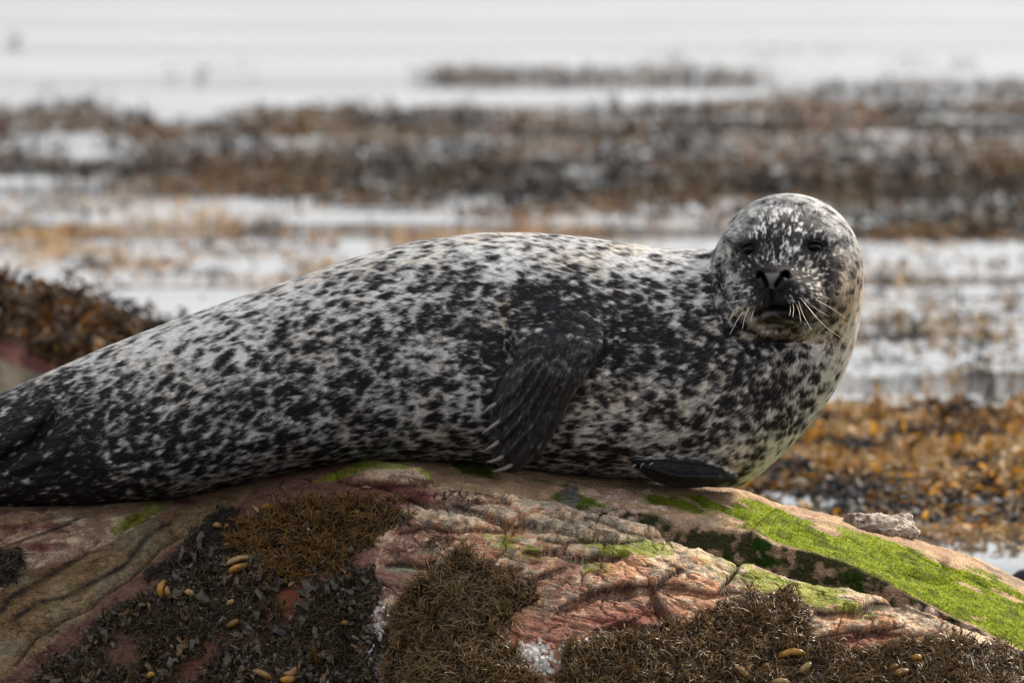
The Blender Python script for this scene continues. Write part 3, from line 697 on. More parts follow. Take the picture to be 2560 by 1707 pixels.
def seal_field():
    zt, zb = P(0, 470, 0)[2], P(0, 1300, 0)[2]
    hx0, hx1 = P(1770, 0, -.1)[0], P(2170, 0, -.1)[0]
    fx0, fx1 = P(1200, 0, -.2)[0], P(1540, 0, -.2)[0]
    X = build_axis(P(-440, 0, 0)[0], P(2190, 0, 0)[0], [(hx0, hx1, .0024), (fx0, fx1, .0036)], .0055)
    Y = build_axis(-.345, .275, [(-.345, -.14, .0027)], .007)
    Z = build_axis(zb - .02, zt + .03, [(P(0, 880, -.2)[2], zt + .03, .0025), (zb - .02, P(0, 880, -.2)[2], .004)], .005)
    pxs = 1280 + X / S0
    k = np.array(BODY)
    def sm(col):
        fine = np.arange(-440, 2200, 2.0); y = np.interp(fine, k[:, 0], k[:, col]); w = np.hanning(23)[1:-1]; w /= w.sum()
        ys = np.convolve(np.pad(y, 10, mode='edge'), w, 'valid')
        b = ss(2040, 2110, fine); return np.interp(pxs, fine, ys * (1 - b) + y * b)
    top, bot, ry, yc = sm(1), sm(2), sm(3), sm(4)
    zT, zB = P(pxs, top, 0 * pxs)[:, 2], P(pxs, bot, 0 * pxs)[:, 2]
    zc, rz = (zT + zB) / 2, (zT - zB) / 2
    ry = np.maximum(ry, .003); rz = np.maximum(rz, .003)
    x3, y3, z3 = X[:, None, None].astype(np.float32), Y[None, :, None].astype(np.float32), Z[None, None, :].astype(np.float32)
    f = lambda a: a[:, None, None].astype(np.float32)
    dz = (z3 - f(zc)) / f(rz); dy = (y3 - f(yc)) / f(ry)
    e = 2.0
    # belly a bit flattened on the rock
    rho = (np.abs(dy) ** 2.15 + np.abs(dz) ** 2.15) ** (1 / 2.15)
    D = (rho - 1) * f(np.minimum(ry, rz)); del rho, dz, dy
    ends = np.maximum(np.maximum(X[0] + .02 - x3, x3 - P(2157, 0, -.04)[0]), -1)
    D = np.maximum(D, ends)
    def ell(sl, px, py, y, rx, ry_, rz_):
        c = P(px, py, y); xx, yy, zz = x3[sl[0]], y3[:, sl[1]], z3[:, :, sl[2]]
        q = np.sqrt(((xx - c[0]) / rx) ** 2 + ((yy - c[1]) / ry_) ** 2 + ((zz - c[2]) / rz_) ** 2)
        return (q - 1) * min(rx, ry_, rz_)
    # ---------------- head block
    ix = slice(int(np.searchsorted(X, P(1700, 0, 0)[0])), len(X)); iz = slice(int(np.searchsorted(Z, P(0, 1010, -.1)[2])), len(Z)); iy = slice(0, len(Y))
    sl = (ix, iy, iz)
    H = D[ix, iy, iz].copy()
    H = smin(H, ell(sl, 1970, 655, -.085, .1325, .14, .1255), .032)
    H = smin(H, ell(sl, 1975, 700, -.10, .125, .12, .11), .03)
    H = smin(H, ell(sl, 1948, 668, -.175, .056, .075, .075), .035)          # bridge of the snout
    H = smin(H, ell(sl, 1938, 742, -.228, .080, .075, .054), .026)            # muzzle
    H = smin(H, ell(sl, 1886, 748, -.268, .050, .052, .042), .012)          # whisker pads
    H = smin(H, ell(sl, 1988, 748, -.266, .056, .052, .043), .012)
    H = smin(H, ell(sl, 1933, 697, -.280, .041, .038, .026), .016)          # nose pad
    H = smin(H, ell(sl, 1942, 808, -.222, .054, .042, .024), .010)          # chin
    H = smin(H, ell(sl, 1868, 594, -.165, .038, .034, .016), .025)           # brows
    H = smin(H, ell(sl, 2040, 588, -.165, .040, .034, .016), .025)
    xx, yy, zz = np.broadcast_arrays(x3[ix], y3, z3[:, :, iz])
    hp = np.stack([xx, yy, zz], -1); hx, hy = proj(hp); del hp
    front_m = ss(-.02, -.12, yy)
    H = H + .007 * front_m * (gauss(hx, hy, 1873, 623, 22, 14) + gauss(hx, hy, 2036, 615, 26, 12))    # eye sockets
    m, s, t = poly_dist(hx, hy, z1([(480, 1130), (540, 1095), (640, 1078), (760, 1080), (830, 1105), (880, 1160)]))
    H = H + .014 * ss(-.16, -.2, yy) * np.exp(-(m / 6.5) ** 2)              # mouth
    H = H + .016 * ss(-.2, -.24, yy) * (np.exp(-(poly_dist(hx, hy, z1([(512, 822), (520, 800), (545, 812), (566, 850), (588, 898)]))[0] / 5.2) ** 2) + np.exp(-(poly_dist(hx, hy, z1([(742, 818), (732, 795), (704, 808), (676, 848), (644, 896)]))[0] / 5.2) ** 2))   # nostrils
    H = H + .006 * ss(-.2, -.24, yy) * np.exp(-(poly_dist(hx, hy, [(1927, 722), (1930, 768)])[0] / 4) ** 2)   # philtrum
    for fold, a in ((FOLD_A, .006), (FOLD_B, .006)):
        d, s, t = poly_dist(hx, hy, fold)
        w = np.sin(np.pi * np.clip(t, .0, 1)) ** .4 * ss(.05, -.05, yy)
        H = H - a * w * np.exp(-(d / 9) ** 2) + 1.2 * a * w * np.exp(-((d - 13) / 9) ** 2) * (s > 0)
    H = H + .012 * ss(.05, -.05, yy) * gauss(hx, hy, 1955, 858, 80, 10)     # shadow line under the jaw
    D[ix, iy, iz] = H; del H, hx, hy, xx, yy, zz
    # ---------------- foreflippers, one flank block
    def flipper(poly, depth, digs, x0, x1, y0, y1, th, k):
        jx = slice(int(np.searchsorted(X, P(x0, 0, -.2)[0])), int(np.searchsorted(X, P(x1, 0, -.2)[0])))
        jz = slice(int(np.searchsorted(Z, P(0, y1, -.2)[2])), int(np.searchsorted(Z, P(0, y0, -.2)[2])))
        jy = slice(0, int(np.searchsorted(Y, .0)))
        g = np.stack(np.broadcast_arrays(X[jx][:, None], -.22 + 0 * X[jx][:, None], Z[jz][None]), -1)
        gx, gy = proj(g)
        s2 = poly_sdf(gx, gy, poly) * S0
        yd = depth(gx, gy)
        thk = np.full(gx.shape, th)
        for L in digs:
            thk = thk + .013 * np.exp(-(poly_dist(gx, gy, L)[0] / 8.5) ** 2)
        thk = thk * np.clip(.45 + ss(0, .05, -s2), .3, 1.3)
        dd = np.abs(y3[:, jy] - yd[:, None, :].astype(np.float32)) - thk[:, None, :].astype(np.float32)
        F = smax(dd, np.broadcast_to(s2[:, None, :].astype(np.float32), dd.shape), .014)
        D[jx, jy, jz] = smin(D[jx, jy, jz], F, k)
    flipper(FLIP, flip_depth, DIGITS, 1180, 1560, 740, 1215, .014, .012)
    flipper(FLIP2, flip2_depth, [[(1600, 1165), (1700, 1195), (1800, 1200)], [(1640, 1158), (1740, 1170), (1800, 1180)]], 1550, 1880, 1130, 1245, .024, .008)
    # shoulder muscle over the flipper root, armpit hollow behind it
    jx = slice(int(np.searchsorted(X, P(1150, 0, -.2)[0])), int(np.searchsorted(X, P(1640, 0, -.2)[0]))); jy = slice(0, int(np.searchsorted(Y, .0)))
    g = np.stack(np.broadcast_arrays(X[jx][:, None], -.23 + 0 * X[jx][:, None], Z[None]), -1); gx, gy = proj(g)
    off = -.014 * gauss(gx, gy, 1420, 815, 110, 80, -.5) + .022 * gauss(gx, gy, 1272, 868, 13, 34, -.15) + .010 * gauss(gx, gy, 1262, 800, 14, 40, .1) + .012 * gauss(gx, gy, 1535, 900, 22, 90, .35)
    D[jx, jy] = D[jx, jy] + (off[:, None, :] * ss(.0, -.08, Y[jy])[None, :, None]).astype(np.float32)
    # crease where the hind flippers leave the body
    jx = slice(0, int(np.searchsorted(X, P(320, 0, 0)[0])))
    g = np.stack(np.broadcast_arrays(X[jx][:, None], -.12 + 0 * X[jx][:, None], Z[None]), -1); gx, gy = proj(g)
    d, s, t = poly_dist(gx, gy, [(-300, 1200), (-120, 1185), (0, 1160), (82, 1109), (135, 1048), (150, 1000)])
    off = .024 * np.exp(-(d / 16) ** 2) * ss(1, .8, t) - .008 * np.exp(-((d - 45) / 35) ** 2)
    d2 = poly_dist(gx, gy, [(-200, 1245), (20, 1200), (120, 1165)])[0]
    off = off + .010 * np.exp(-(d2 / 12) ** 2)
    D[jx, jy] = D[jx, jy] + (off[:, None, :] * ss(.0, -.05, Y[jy])[None, :, None]).astype(np.float32)
    # soft rolls of the skin over the flank
    return D, X, Y, Z

def seal_masks(p):
    px, py = proj(p)
    head = ss(.0, 1., 1.9 - np.hypot((px - 1968) / 190, (py - 665) / 190) * 1.75) * ss(.06, -.02, p[:, 1])
    nearf = p[:, 1] - flip_depth(px, py)
    fl = ss(18, -10, poly_sdf(px, py, FLIP)) * ss(.05, .03, nearf) * ss(770, 960, py)
    nearf2 = p[:, 1] - flip2_depth(px, py)
    fl2 = ss(9, -2, poly_sdf(px, py, FLIP2)) * ss(.055, .035, np.abs(nearf2))
    return px, py, head, fl, fl2
def seal_colour(p, rnd=None):
    """coat pattern: dark spots and pale network; returns colour and pale amount"""
    px, py, head, fl, fl2 = seal_masks(p)
    wp = fbm(p * 26, 3, 501)[:, None] * .30
    # body axis runs down to the left: spots are longer along it
    ang = np.interp(px, [0, 500, 1000, 1300, 1600, 1900], [-.50, -.40, -.20, .05, .15, .75])
    # smooth shear instead of a rotation keeps the pattern continuous
    zz = p[:, 2] - np.interp(p[:, 0], np.linspace(-1.3, .7, 60), np.cumsum(np.interp(1280 + np.linspace(-1.3, .7, 60) / S0, [0, 500, 1000, 1300, 1600, 1900], [.42, .36, .18, -.05, -.16, -.3])) * (2.0 / 59))
    q = np.stack([p[:, 0] * .72, p[:, 1] * .95, zz], 1)
    big = fbm(q * 9, 3, 511)
    f1, f2, idv = worley(q * 47 + wp * 1.8, 521)
    g1, g2, idw = worley(q * 84 + wp * 2.4 + 5, 541)
    back = ss(200, -60, py - np.interp(px, [b[0] for b in BODY], [b[1] for b in BODY]) - 60)      # pale along the back
    dark = np.zeros(len(px))
    for cx, cy, rx, ry, a in ((60, 1110, 170, 150, 1.25), (0, 1230, 300, 60, .6), (200, 1240, 260, 60, .45), (1405, 810, 110, 100, .85), (1650, 800, 120, 110, .28), (1610, 890, 90, 90, .28), (1200, 850, 60, 60, .25), (1850, 890, 110, 40, .55), (1900, 1000, 120, 60, .35),
                              (700, 1130, 600, 40, .2), (1330, 745, 70, 40, .5), (1790, 690, 40, 60, .6), (1255, 930, 50, 110, .3), (300, 1050, 160, 120, .2), (560, 960, 300, 120, .15), (1700, 1120, 300, 60, .05)):
        dark += a * gauss(px, py, cx, cy, rx, ry)
    for cx, cy, rx, ry, a in ((1600, 640, 150, 40, -.35), (2090, 1000, 40, 200, -.15), (1500, 1010, 90, 40, -.12), (1265, 790, 16, 46, -.5), (1960, 1150, 90, 50, -.2), (2135, 820, 24, 110, -.5), (1010, 640, 400, 40, -.12), (400, 870, 260, 60, -.12), (1850, 1130, 120, 50, -.15)):
        dark += a * gauss(px, py, cx, cy, rx, ry)
    edge = np.interp(py, [480, 560, 690, 800, 870, 935, 995, 1060, 1126, 1182, 1213], [2060, 2125, 2152, 2146, 2130, 2105, 2070, 2020, 1960, 1900, 1850])
    rim_paint = ss(52, 4, edge - px) * ss(700, 860, py)                     # pale strip inside the right outline: backlit rim painted into the coat
    dark = dark - .5 * rim_paint
    base = .135 + .14 * big - .16 * back + .40 * np.minimum(dark, .7) + .5 * np.maximum(dark - .7, 0)
    net = (f2 - f1) * .62 - .20 + .20 * (idv - .45)                     # dark cells, pale lines between them
    spot = (.46 + .34 * (idv - .5) - f1) * 1.15
    fine = (.30 - g1) * .9 + .30 * (idw - .6)
    t = np.maximum(.35 * net + .65 * spot, fine * .9 - .01) + base
    k1, k2, idk = worley(q * 52 + wp * 1.8 + 11, 545)
    fleck = ss(.36, .10, k1 - .10 * (idk - .5)) * (idk > .3)
    t = np.minimum(t, .32) - .40 * fleck * ss(.0, .3, base)
    t = t + .17 * vnoise(p * np.array([130, 160, 230]), 551) + .10 * vnoise(p * np.array([280, 330, 480]), 553) + (0 if rnd is None else .28 * (rnd - .5))
    pale_b = ss(.23, -.19, t)
    # head: fine streaks running back from the nose, masks at eyes, muzzle and cheek
    dx, dy = px - 1932, py - 705
    rr = np.hypot(dx, dy) + 1; th = np.arctan2(dy, dx)
    qh = np.stack([th * 3.2 + 0 * rr, np.log(rr) * 3.2, p[:, 1] * 3], 1)
    s1 = fbm(np.stack([px / 5.5, py / 8, p[:, 1] * 70], 1) + wp * 2, 3, 561); s2 = fbm(np.stack([th * 24, rr / 18, 0 * th], 1), 3, 571) + .5 * vnoise(np.stack([px / 22, py / 26, p[:, 1] * 20], 1), 573)
    b = np.zeros(len(px))
    for cx, cy, rx, ry, a in ((1875, 622, 27, 18, 1.5), (2036, 615, 38, 16, 1.5), (2066, 640, 50, 26, .15), (2072, 720, 30, 50, .3), (1860, 570, 40, 24, .25), (2010, 560, 60, 30, .15), (2085, 560, 45, 40, .3), (1934, 692, 46, 24, 2.2), (1931, 740, 36, 40, 1.1), (1942, 800, 60, 24, 1.7),
                              (1838, 660, 22, 44, .35), (2040, 790, 40, 26, .35), (1970, 900, 90, 26, .3), (1860, 880, 60, 50, .3), (1935, 745, 60, 40, .35), (2100, 755, 22, 30, .3), (1940, 600, 26, 50, .15)):
        b += a * gauss(px, py, cx, cy, rx, ry)
    for cx, cy, rx, ry, a in ((1965, 535, 80, 20, -.18), (1935, 545, 24, 34, -.2), (2112, 712, 22, 30, -1.2), (2116, 795, 26, 50, -1.1), (1950, 640, 40, 40, -.18), (1990, 622, 14, 12, -.6), (1840, 700, 10, 26, -.7), (1990, 700, 46, 30, .05), (2020, 730, 24, 40, .0), (1870, 720, 24, 40, -.15), (2130, 700, 30, 30, .2), (2125, 860, 30, 30, .25), (2130, 620, 20, 80, -.15), (1815, 590, 20, 60, -.1),
                              (1985, 855, 80, 10, -.4), (1855, 800, 12, 30, -.4), (2080, 860, 44, 40, -.45), (1970, 495, 150, 16, -.05), (1895, 540, 22, 30, -.2)):
        b += a * gauss(px, py, cx, cy, rx, ry)
    for fold in (FOLD_A, FOLD_B):
        b -= .75 * np.exp(-(poly_dist(px, py, fold[:7])[0] / 4.5) ** 2)
    th_ = 1.0 * s1 + .52 * s2 + .60 * b + .24 + .12 * vnoise(p * 300, 581) + (0 if rnd is None else .24 * (rnd - .5))
    pale_h = ss(.32, -.30, th_)
    pale = pale_b * (1 - head) + pale_h * head
    fs = ss(.05, .7, fbm(np.stack([px / 5 + py / 12, py / 12, 0 * px], 1), 3, 591) + .15 + .26 * gauss(px, py, 1400, 860, 120, 60) - .24 + (0 if rnd is None else .12 * (rnd - .5)))
    pale = pale * (1 - fl) + (.015 + fs * .20) * fl
    pale = pale * (1 - fl2)
    warm = ss(.0, .5, fbm(p * 14, 2, 601)) * .3 + gauss(px, py, 2120, 800, 50, 120) + gauss(px, py, 1262, 785, 20, 50) * .6 + .8 * gauss(px, py, 1960, 840, 120, 24) + .6 * gauss(px, py, 1500, 985, 150, 50)
    warm = np.clip(warm * (1 - .75 * rim_paint), 0, 1)[:, None]
    palec = lin(240, 239, 237) * (1 - warm) + lin(236, 216, 188) * warm
    darkc = np.broadcast_to(lin(43, 41, 45), (len(px), 3)) * (1 - .45 * fl2[:, None])
    if rnd is not None:
        palec = palec * (.86 + .28 * rnd[:, None]); darkc = darkc * (.7 + .8 * rnd[:, None])
    nose = np.clip(gauss(px, py, 1932, 700, 44, 28) * 1.6, 0, 1) * head * ss(-.2, -.24, p[:, 1])
    darkc = darkc * (1 - .6 * nose[:, None])
    c = darkc * (1 - pale[:, None]) + palec * pale[:, None]
    v = poly_dist(px, py, z1([(570, 800), (592, 860), (600, 910)]))[0]; w = poly_dist(px, py, z1([(680, 800), (640, 860), (625, 910)]))[0]
    sept = ss(3, -3, poly_sdf(px, py, z1([(562, 795), (690, 795), (655, 850), (632, 915), (600, 915), (585, 850)]))) * ss(-.22, -.25, p[:, 1]) * head
    c = c * (1 - .8 * sept[:, None]) + lin(122, 120, 124) * .8 * sept[:, None]
    return c, fl, fl2, head

def tube_mesh(name, pts, radii, sides=8, col=None):
    pts = np.array(pts, float); n = len(pts); T = np.gradient(pts, axis=0); T /= np.linalg.norm(T, axis=1, keepdims=True)
    ref = np.array([.21, -.9, .33]); A = np.cross(T, ref); A /= np.linalg.norm(A, axis=1, keepdims=True); B = np.cross(T, A)
    a = np.linspace(0, 2 * np.pi, sides, endpoint=False)
    V = pts[:, None] + np.asarray(radii)[:, None, None] * (A[:, None] * np.cos(a)[None, :, None] + B[:, None] * np.sin(a)[None, :, None])
    i = np.arange(n * sides).reshape(n, sides); ir = np.roll(i, -1, 1)
    F = np.stack([i[:-1], ir[:-1], ir[1:], i[1:]], -1).reshape(-1, 4)
    return mesh_np(name, V.reshape(-1, 3), F, col)
def smooth_pts(pts, n):
    pts = np.array(pts, float); t = np.linspace(0, 1, len(pts)); s = np.linspace(0, 1, n)
    q = np.stack([np.interp(s, t, pts[:, k]) for k in range(pts.shape[1])], 1)
    for _ in range(max(1, n // 4)):
        q[1:-1] = .25 * q[:-2] + .5 * q[1:-1] + .25 * q[2:]
    return q

def make_seal():
    D, X, Y, Z = seal_field()
    V, F = surface_nets(D, X, Y, Z); del D
    # a little fairing of the net
    E = np.concatenate([F[:, [0, 1]], F[:, [1, 2]], F[:, [2, 3]], F[:, [3, 0]]])
    deg = np.bincount(E.ravel(), minlength=len(V))[:, None]
    for it in range(3):
        acc = np.zeros_like(V)
        for k in range(3):
            acc[:, k] = np.bincount(E[:, 0], V[E[:, 1], k], len(V)) + np.bincount(E[:, 1], V[E[:, 0], k], len(V))
        V = V + .5 * (acc / deg - V)
    root = empty('seal', label='spotted grey harbour seal lying on the rock with its head turned to us', category='seal')
    col, fl, fl2, head = seal_colour(V)
    me = mesh_np('body', V, F, col * .9)
    body = obj('body', me, M_SKIN, root)
    nrm = np.zeros(len(V) * 3, np.float32); me.vertex_normals.foreach_get('vector', nrm); nrm = nrm.reshape(-1, 3)
    px, py = proj(V)
    def surf(x, y, hw=5):
        m = np.hypot(px - x, py - y) < hw
        j = np.nonzero(m)[0]; j = j[np.argsort(V[j, 1])][:1]
        return V[j[0]], nrm[j[0]]
    # ---- eyes
    for (ex, ey, r, sq) in ((1874, 623, .0150, .85), (2035, 615, .0172, .55)):
        p, n = surf(ex, ey)
        u = np.linspace(0, 2 * np.pi, 24, endpoint=False); v = np.linspace(0.03, np.pi - .03, 14); Uu, W = np.meshgrid(u, v)
        Q = np.stack([np.sin(W) * np.cos(Uu), np.sin(W) * np.sin(Uu), sq * np.cos(W)], -1) * r + p + np.array([0, r * .30, 0])
        i = np.arange(24 * 14).reshape(14, 24); ir = np.roll(i, -1, 1)
        eye = obj('eye', mesh_np('eye', Q.reshape(-1, 3), np.stack([i[:-1], i[1:], ir[1:], ir[:-1]], -1).reshape(-1, 4)), M_EYE, root)
        for sgn, lift in ((1, .0), (-1, .0)):
            pts = []
            for t in np.linspace(-1, 1, 13):
                x_ = ex + t * r / S0 * 1.25; y_ = ey - sgn * (sq * r / S0 * (.95 if sgn > 0 else 1.0)) * (1 - t * t)
                pts.append(P(x_, y_, p[1] - (.0085 if sgn > 0 else .0055) * (1 - t * t) + .003))
            obj('eyelid', tube_mesh('eyelid', pts, .0021 * np.sin(np.linspace(.25, np.pi - .25, 13)), 8, np.broadcast_to(lin(30, 27, 29), (13 * 8, 3))), M_SKIN, eye)
    # ---- claws
    for L, rad in [(c, .0043) for c in CLAWS] + [(c, .0022) for c in CLAWS2]:
        dep = flip_depth if rad > .003 else flip2_depth
        L = [(L[0][0] * .65 + L[1][0] * .35, L[0][1] * .65 + L[1][1] * .35)] + list(L[1:])
        q = smooth_pts(L, 9); pts = []
        for k, (x_, y_) in enumerate(q):
            y0 = float(dep(q[0][0], q[0][1])) - .016
            pts.append(P(x_, y_, y0 - .004 * math.sin(k / 8 * 3.1)))
        obj('claw', tube_mesh('claw', pts, rad * np.array([.7, .95, 1, .95, .88, .75, .6, .4, .08]), 8), M_CLAW, root)
    # ---- whiskers
    WH = [[(980, 968), (1035, 978), (1095, 1003)], [(960, 990), (1030, 1002), (1085, 1000)], [(975, 1008), (1100, 1075), (1240, 1172)], [(945, 1058), (1010, 1105), (1085, 1147)], [(835, 975), (960, 1125), (1060, 1240), (1215, 1342)],
          [(835, 1015), (870, 1130), (945, 1258)], [(820, 1050), (845, 1110), (855, 1190)], [(790, 1040), (800, 1090), (790, 1150)], [(880, 1030), (930, 1090), (985, 1170)], [(770, 1060), (772, 1100), (762, 1140)],
          [(360, 1060), (310, 1100), (270, 1170)], [(380, 1110), (330, 1190), (275, 1295)], [(430, 1080), (395, 1160), (378, 1250)], [(370, 1010), (310, 1030), (250, 1035)], [(470, 1100), (455, 1150), (450, 1190)], [(350, 1090), (300, 1140), (265, 1200)],
          [(590, 385), (568, 270), (585, 172)]]
    for k, L in enumerate(WH):
        q = smooth_pts(z1(L), 12); p0, n0 = surf(*q[0], hw=8)
        out = p0[1] - np.linspace(-.002, .05 if k < 16 else .012, 12)
        obj('whisker', tube_mesh('whisker', [P(a, b, c) for (a, b), c in zip(q, out)], .00062 * np.linspace(1, .35, 12), 5), M_WHISK, root)
    # ---- fur: one short blade per hair tuft, coloured at its root
    fc = V[F]                                               # faces, 4, 3
    area = np.linalg.norm(np.cross(fc[:, 2] - fc[:, 0], fc[:, 3] - fc[:, 1]), axis=1) / 2
    fn = nrm[F].mean(1); cen = fc.mean(1)
    hd = head[F].mean(1)
    wgt = area * np.where(fn[:, 1] > .25, .35, 1.0) * (1 + 1.3 * hd) * np.where(cen[:, 0] < P(-60, 0, 0)[0], .3, 1)
    cpx, cpy = proj(cen)
    bald = ((gauss(cpx, cpy, 1932, 700, 42, 26) > .5) | (gauss(cpx, cpy, 1874, 623, 24, 18) > .45) | (gauss(cpx, cpy, 2035, 615, 27, 14) > .45)) & (cen[:, 1] < -.22)
    wgt = np.where(bald, 0, wgt)
    N = 330000
    idx = RNG.choice(len(F), N, p=wgt / wgt.sum())
    a, b = RNG.random((N, 1)), RNG.random((N, 1))
    q = fc[idx]; R = (q[:, 0] * (1 - a) + q[:, 1] * a) * (1 - b) + (q[:, 3] * (1 - a) + q[:, 2] * a) * b
    qn = nrm[F[idx]]; n = (qn[:, 0] * (1 - a) + qn[:, 1] * a) * (1 - b) + (qn[:, 3] * (1 - a) + qn[:, 2] * a) * b
    n /= np.linalg.norm(n, axis=1, keepdims=True)
    hc, hfl, hfl2, hh = seal_colour(R, RNG.random(N))
    rx, ry_ = proj(R)
    slope = np.interp(rx, [0, 500, 1000, 1300, 1600, 1800, 2000, 2150], [-.45, -.38, -.2, .0, -.1, -.6, -1.6, -2.2])
    flow = np.stack([-np.ones(N), np.full(N, .12), slope], 1); flow /= np.linalg.norm(flow, axis=1, keepdims=True)
    nose = P(1932, 700, -.3); hf = R - nose; hf[:, 1] *= .6; hf /= np.linalg.norm(hf, axis=1, keepdims=True)
    ff = np.array([-.42, -.02, -1.0]); ff2 = np.array([-1, 0, .12])
    flow = flow * (1 - hh[:, None]) + hf * hh[:, None]
    flow = flow * (1 - hfl[:, None]) + ff * hfl[:, None]; flow = flow * (1 - hfl2[:, None]) + ff2 * hfl2[:, None]
    flow += .22 * RNG.standard_normal((N, 3)) + .25 * fbm(R * 30, 2, 611)[:, None] * np.array([0, 0, 1])
    flow -= n * np.sum(flow * n, 1, keepdims=True); flow /= np.linalg.norm(flow, axis=1, keepdims=True) + 1e-9
    short = np.clip(hh + hfl + hfl2, 0, 1)
    ln = RNG.uniform(.007, .0125, N) * (1 - .5 * short); wd = .00125 * (1 - .3 * short)
    side = np.cross(flow, n)
    lift = RNG.uniform(.0006, .0026, N)
    B0 = R + n * .0002 - side * wd[:, None] / 2; B1 = R + n * .0002 + side * wd[:, None] / 2
    T = R + flow * ln[:, None] + n * lift[:, None]
    VV = np.stack([B0, B1, T], 1).reshape(-1, 3)
    nn = n + flow * .25 + .18 * RNG.standard_normal((N, 3)); nn /= np.linalg.norm(nn, axis=1, keepdims=True)
    CC = np.repeat(hc, 3, 0)
    fur = mesh_np('fur', VV, np.arange(3 * N).reshape(-1, 3), CC, True, np.repeat(nn, 3, 0))
    obj('fur', fur, M_FUR, root, kind='stuff')
make_seal()

# ------------------------------------------------------------------ seaweed growing on the boulder
def sample_poly(poly, n, holes=False, soft=10):
    a = np.array(poly); lo, hi = a.min(0), a.max(0)
    px, py = RNG.uniform(lo[0] - soft, hi[0] + soft, n), RNG.uniform(lo[1] - soft, hi[1] + soft, n)
    d = poly_sdf(px, py, poly) + soft * 1.6 * fbm(np.stack([px / 22, py / 22, 0 * px], 1), 2, 701)
    ok = d < 0
    if holes:
        for cx, cy, rx, ry in HOLES:
            rot = -.75 if rx != 62 else 0.
            g = gauss(px, py, cx, cy, rx * (1.5 if rot else 1), ry * (.7 if rot else 1), rot)
            ok &= ~(g * (1 + .7 * fbm(np.stack([px / 18, py / 18, 0 * px], 1), 2, 705)) > .40 + .35 * RNG.random(n))
    px, py, d = px[ok], py[ok], d[ok]
    p, nn = rock_at(px, py)
    ok = ~np.isnan(p[:, 0])
    return px[ok], py[ok], p[ok], nn[ok], d[ok]
def strands(poly, n, palette, weights, tip, height=.022, ln=(.018, .040), wd=.0027, holes=False, lean=(0, 0, 0), curl=1.9):
    px, py, p, nn, d = sample_poly(poly, n, holes)
    N = len(p)
    # tufts: strands of a tuft share a direction, so the weed falls in locks
    f1, f2, idv = worley(np.stack([px / 42, py / 42, 0 * px], 1), 711)
    tuft = np.stack([np.cos(idv * 40), 0 * idv - .35, np.sin(idv * 40)], 1)
    hump = height * ss(2, -40, d) * (.35 + .65 * ss(.75, .1, f1)) * (.7 + .5 * fbm(np.stack([px / 90, py / 90, 0 * px], 1), 2, 713))
    lay = RNG.random(N) ** .6
    root = p + nn * (hump * lay)[:, None]
    dr = nn * .45 + tuft * .75 + unit_rand(N) * .55 + np.array(lean)
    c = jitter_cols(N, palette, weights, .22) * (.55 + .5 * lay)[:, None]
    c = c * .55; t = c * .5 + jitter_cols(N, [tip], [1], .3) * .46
    return tubes(root, dr, nn + .3 * unit_rand(N), RNG.uniform(ln[0], ln[1], N), wd * RNG.uniform(.7, 1.25, N), 4, RNG.normal(0, curl, N), .55, c, t)
K_OR = [lin(112, 86, 48), lin(84, 66, 42), lin(138, 98, 46), lin(52, 44, 32)]
K_BR = [lin(116, 90, 54), lin(78, 62, 42), lin(50, 43, 34), lin(146, 114, 66)]
K_BK = [lin(38, 36, 36), lin(52, 48, 46), lin(30, 28, 28)]

M_POD = material('pod', rough=.4, spec=.4, speck=.4, speck_scale=160, transl=.12)
POD_C = (lin(168, 122, 46), lin(140, 106, 60), lin(118, 86, 38), lin(156, 128, 84))
def pods(parent, lists, rad=.0062):
    for k, L in enumerate(lists):
        q = smooth_pts(L, 9); mid = q.mean(0)
        p, nn = rock_at(np.array([q[4][0]]), np.array([q[4][1]]))
        y = p[0, 1] - .017
        pts = [P(a, b, y - .008 * math.sin(i / 8 * math.pi)) for i, (a, b) in enumerate(q)]
        leng = np.linalg.norm(pts[-1] - pts[0])
        r = min(rad, .22 * leng + .0015) * np.array([.25, .7, .9, 1, 1.02, 1, .92, .7, .12]) * RNG.uniform(.85, 1.1)
        w = np.array([.45, .75, 1, 1.05, 1, .95, .85, .6, .4])
        obj('pod', tube_mesh('pod', pts, r, 10, np.repeat(POD_C[k % 4][None] * w[:, None], 10, 0)), M_POD, parent)
# leaf shapes shared by every single leaf
def leaf_mesh(k):
    rng = np.random.default_rng(100 + k)
    nu, nv = 7, 5
    u, v = np.meshgrid(np.linspace(0, 1, nu), np.linspace(-1, 1, nv))
    wid = (.13 + .12 * rng.random()) * np.sin(np.pi * (u * .86 + .12)) ** .7 * (1 + .25 * np.sin(6 * u + rng.uniform(0, 6)))
    bend = rng.uniform(-1.0, 1.0)
    x = u; y = v * wid + bend * .25 * u * u
    z = .24 * np.sin(u * rng.uniform(3, 7) + rng.uniform(0, 6)) * (.3 + u) + .26 * np.abs(v) ** 2 * np.sin(9 * u + 3 * v + rng.uniform(0, 6)) + rng.uniform(.1, .6) * u * (1 - .5 * u)
    base = [lin(62, 54, 44), lin(82, 66, 42), lin(48, 43, 38), lin(102, 78, 42), lin(70, 57, 38), lin(80, 72, 62)][k % 6]
    c = base[None] * (1 + .25 * rng.standard_normal((nu * nv, 1)))
    F = grid_faces(nv, nu)
    me = mesh_np('leaf', np.stack([x, y, z], -1).reshape(-1, 3), F, c); me.materials.append(M_LEAF)
    return me
LEAVES = [leaf_mesh(k) for k in range(12)]
from mathutils import Matrix
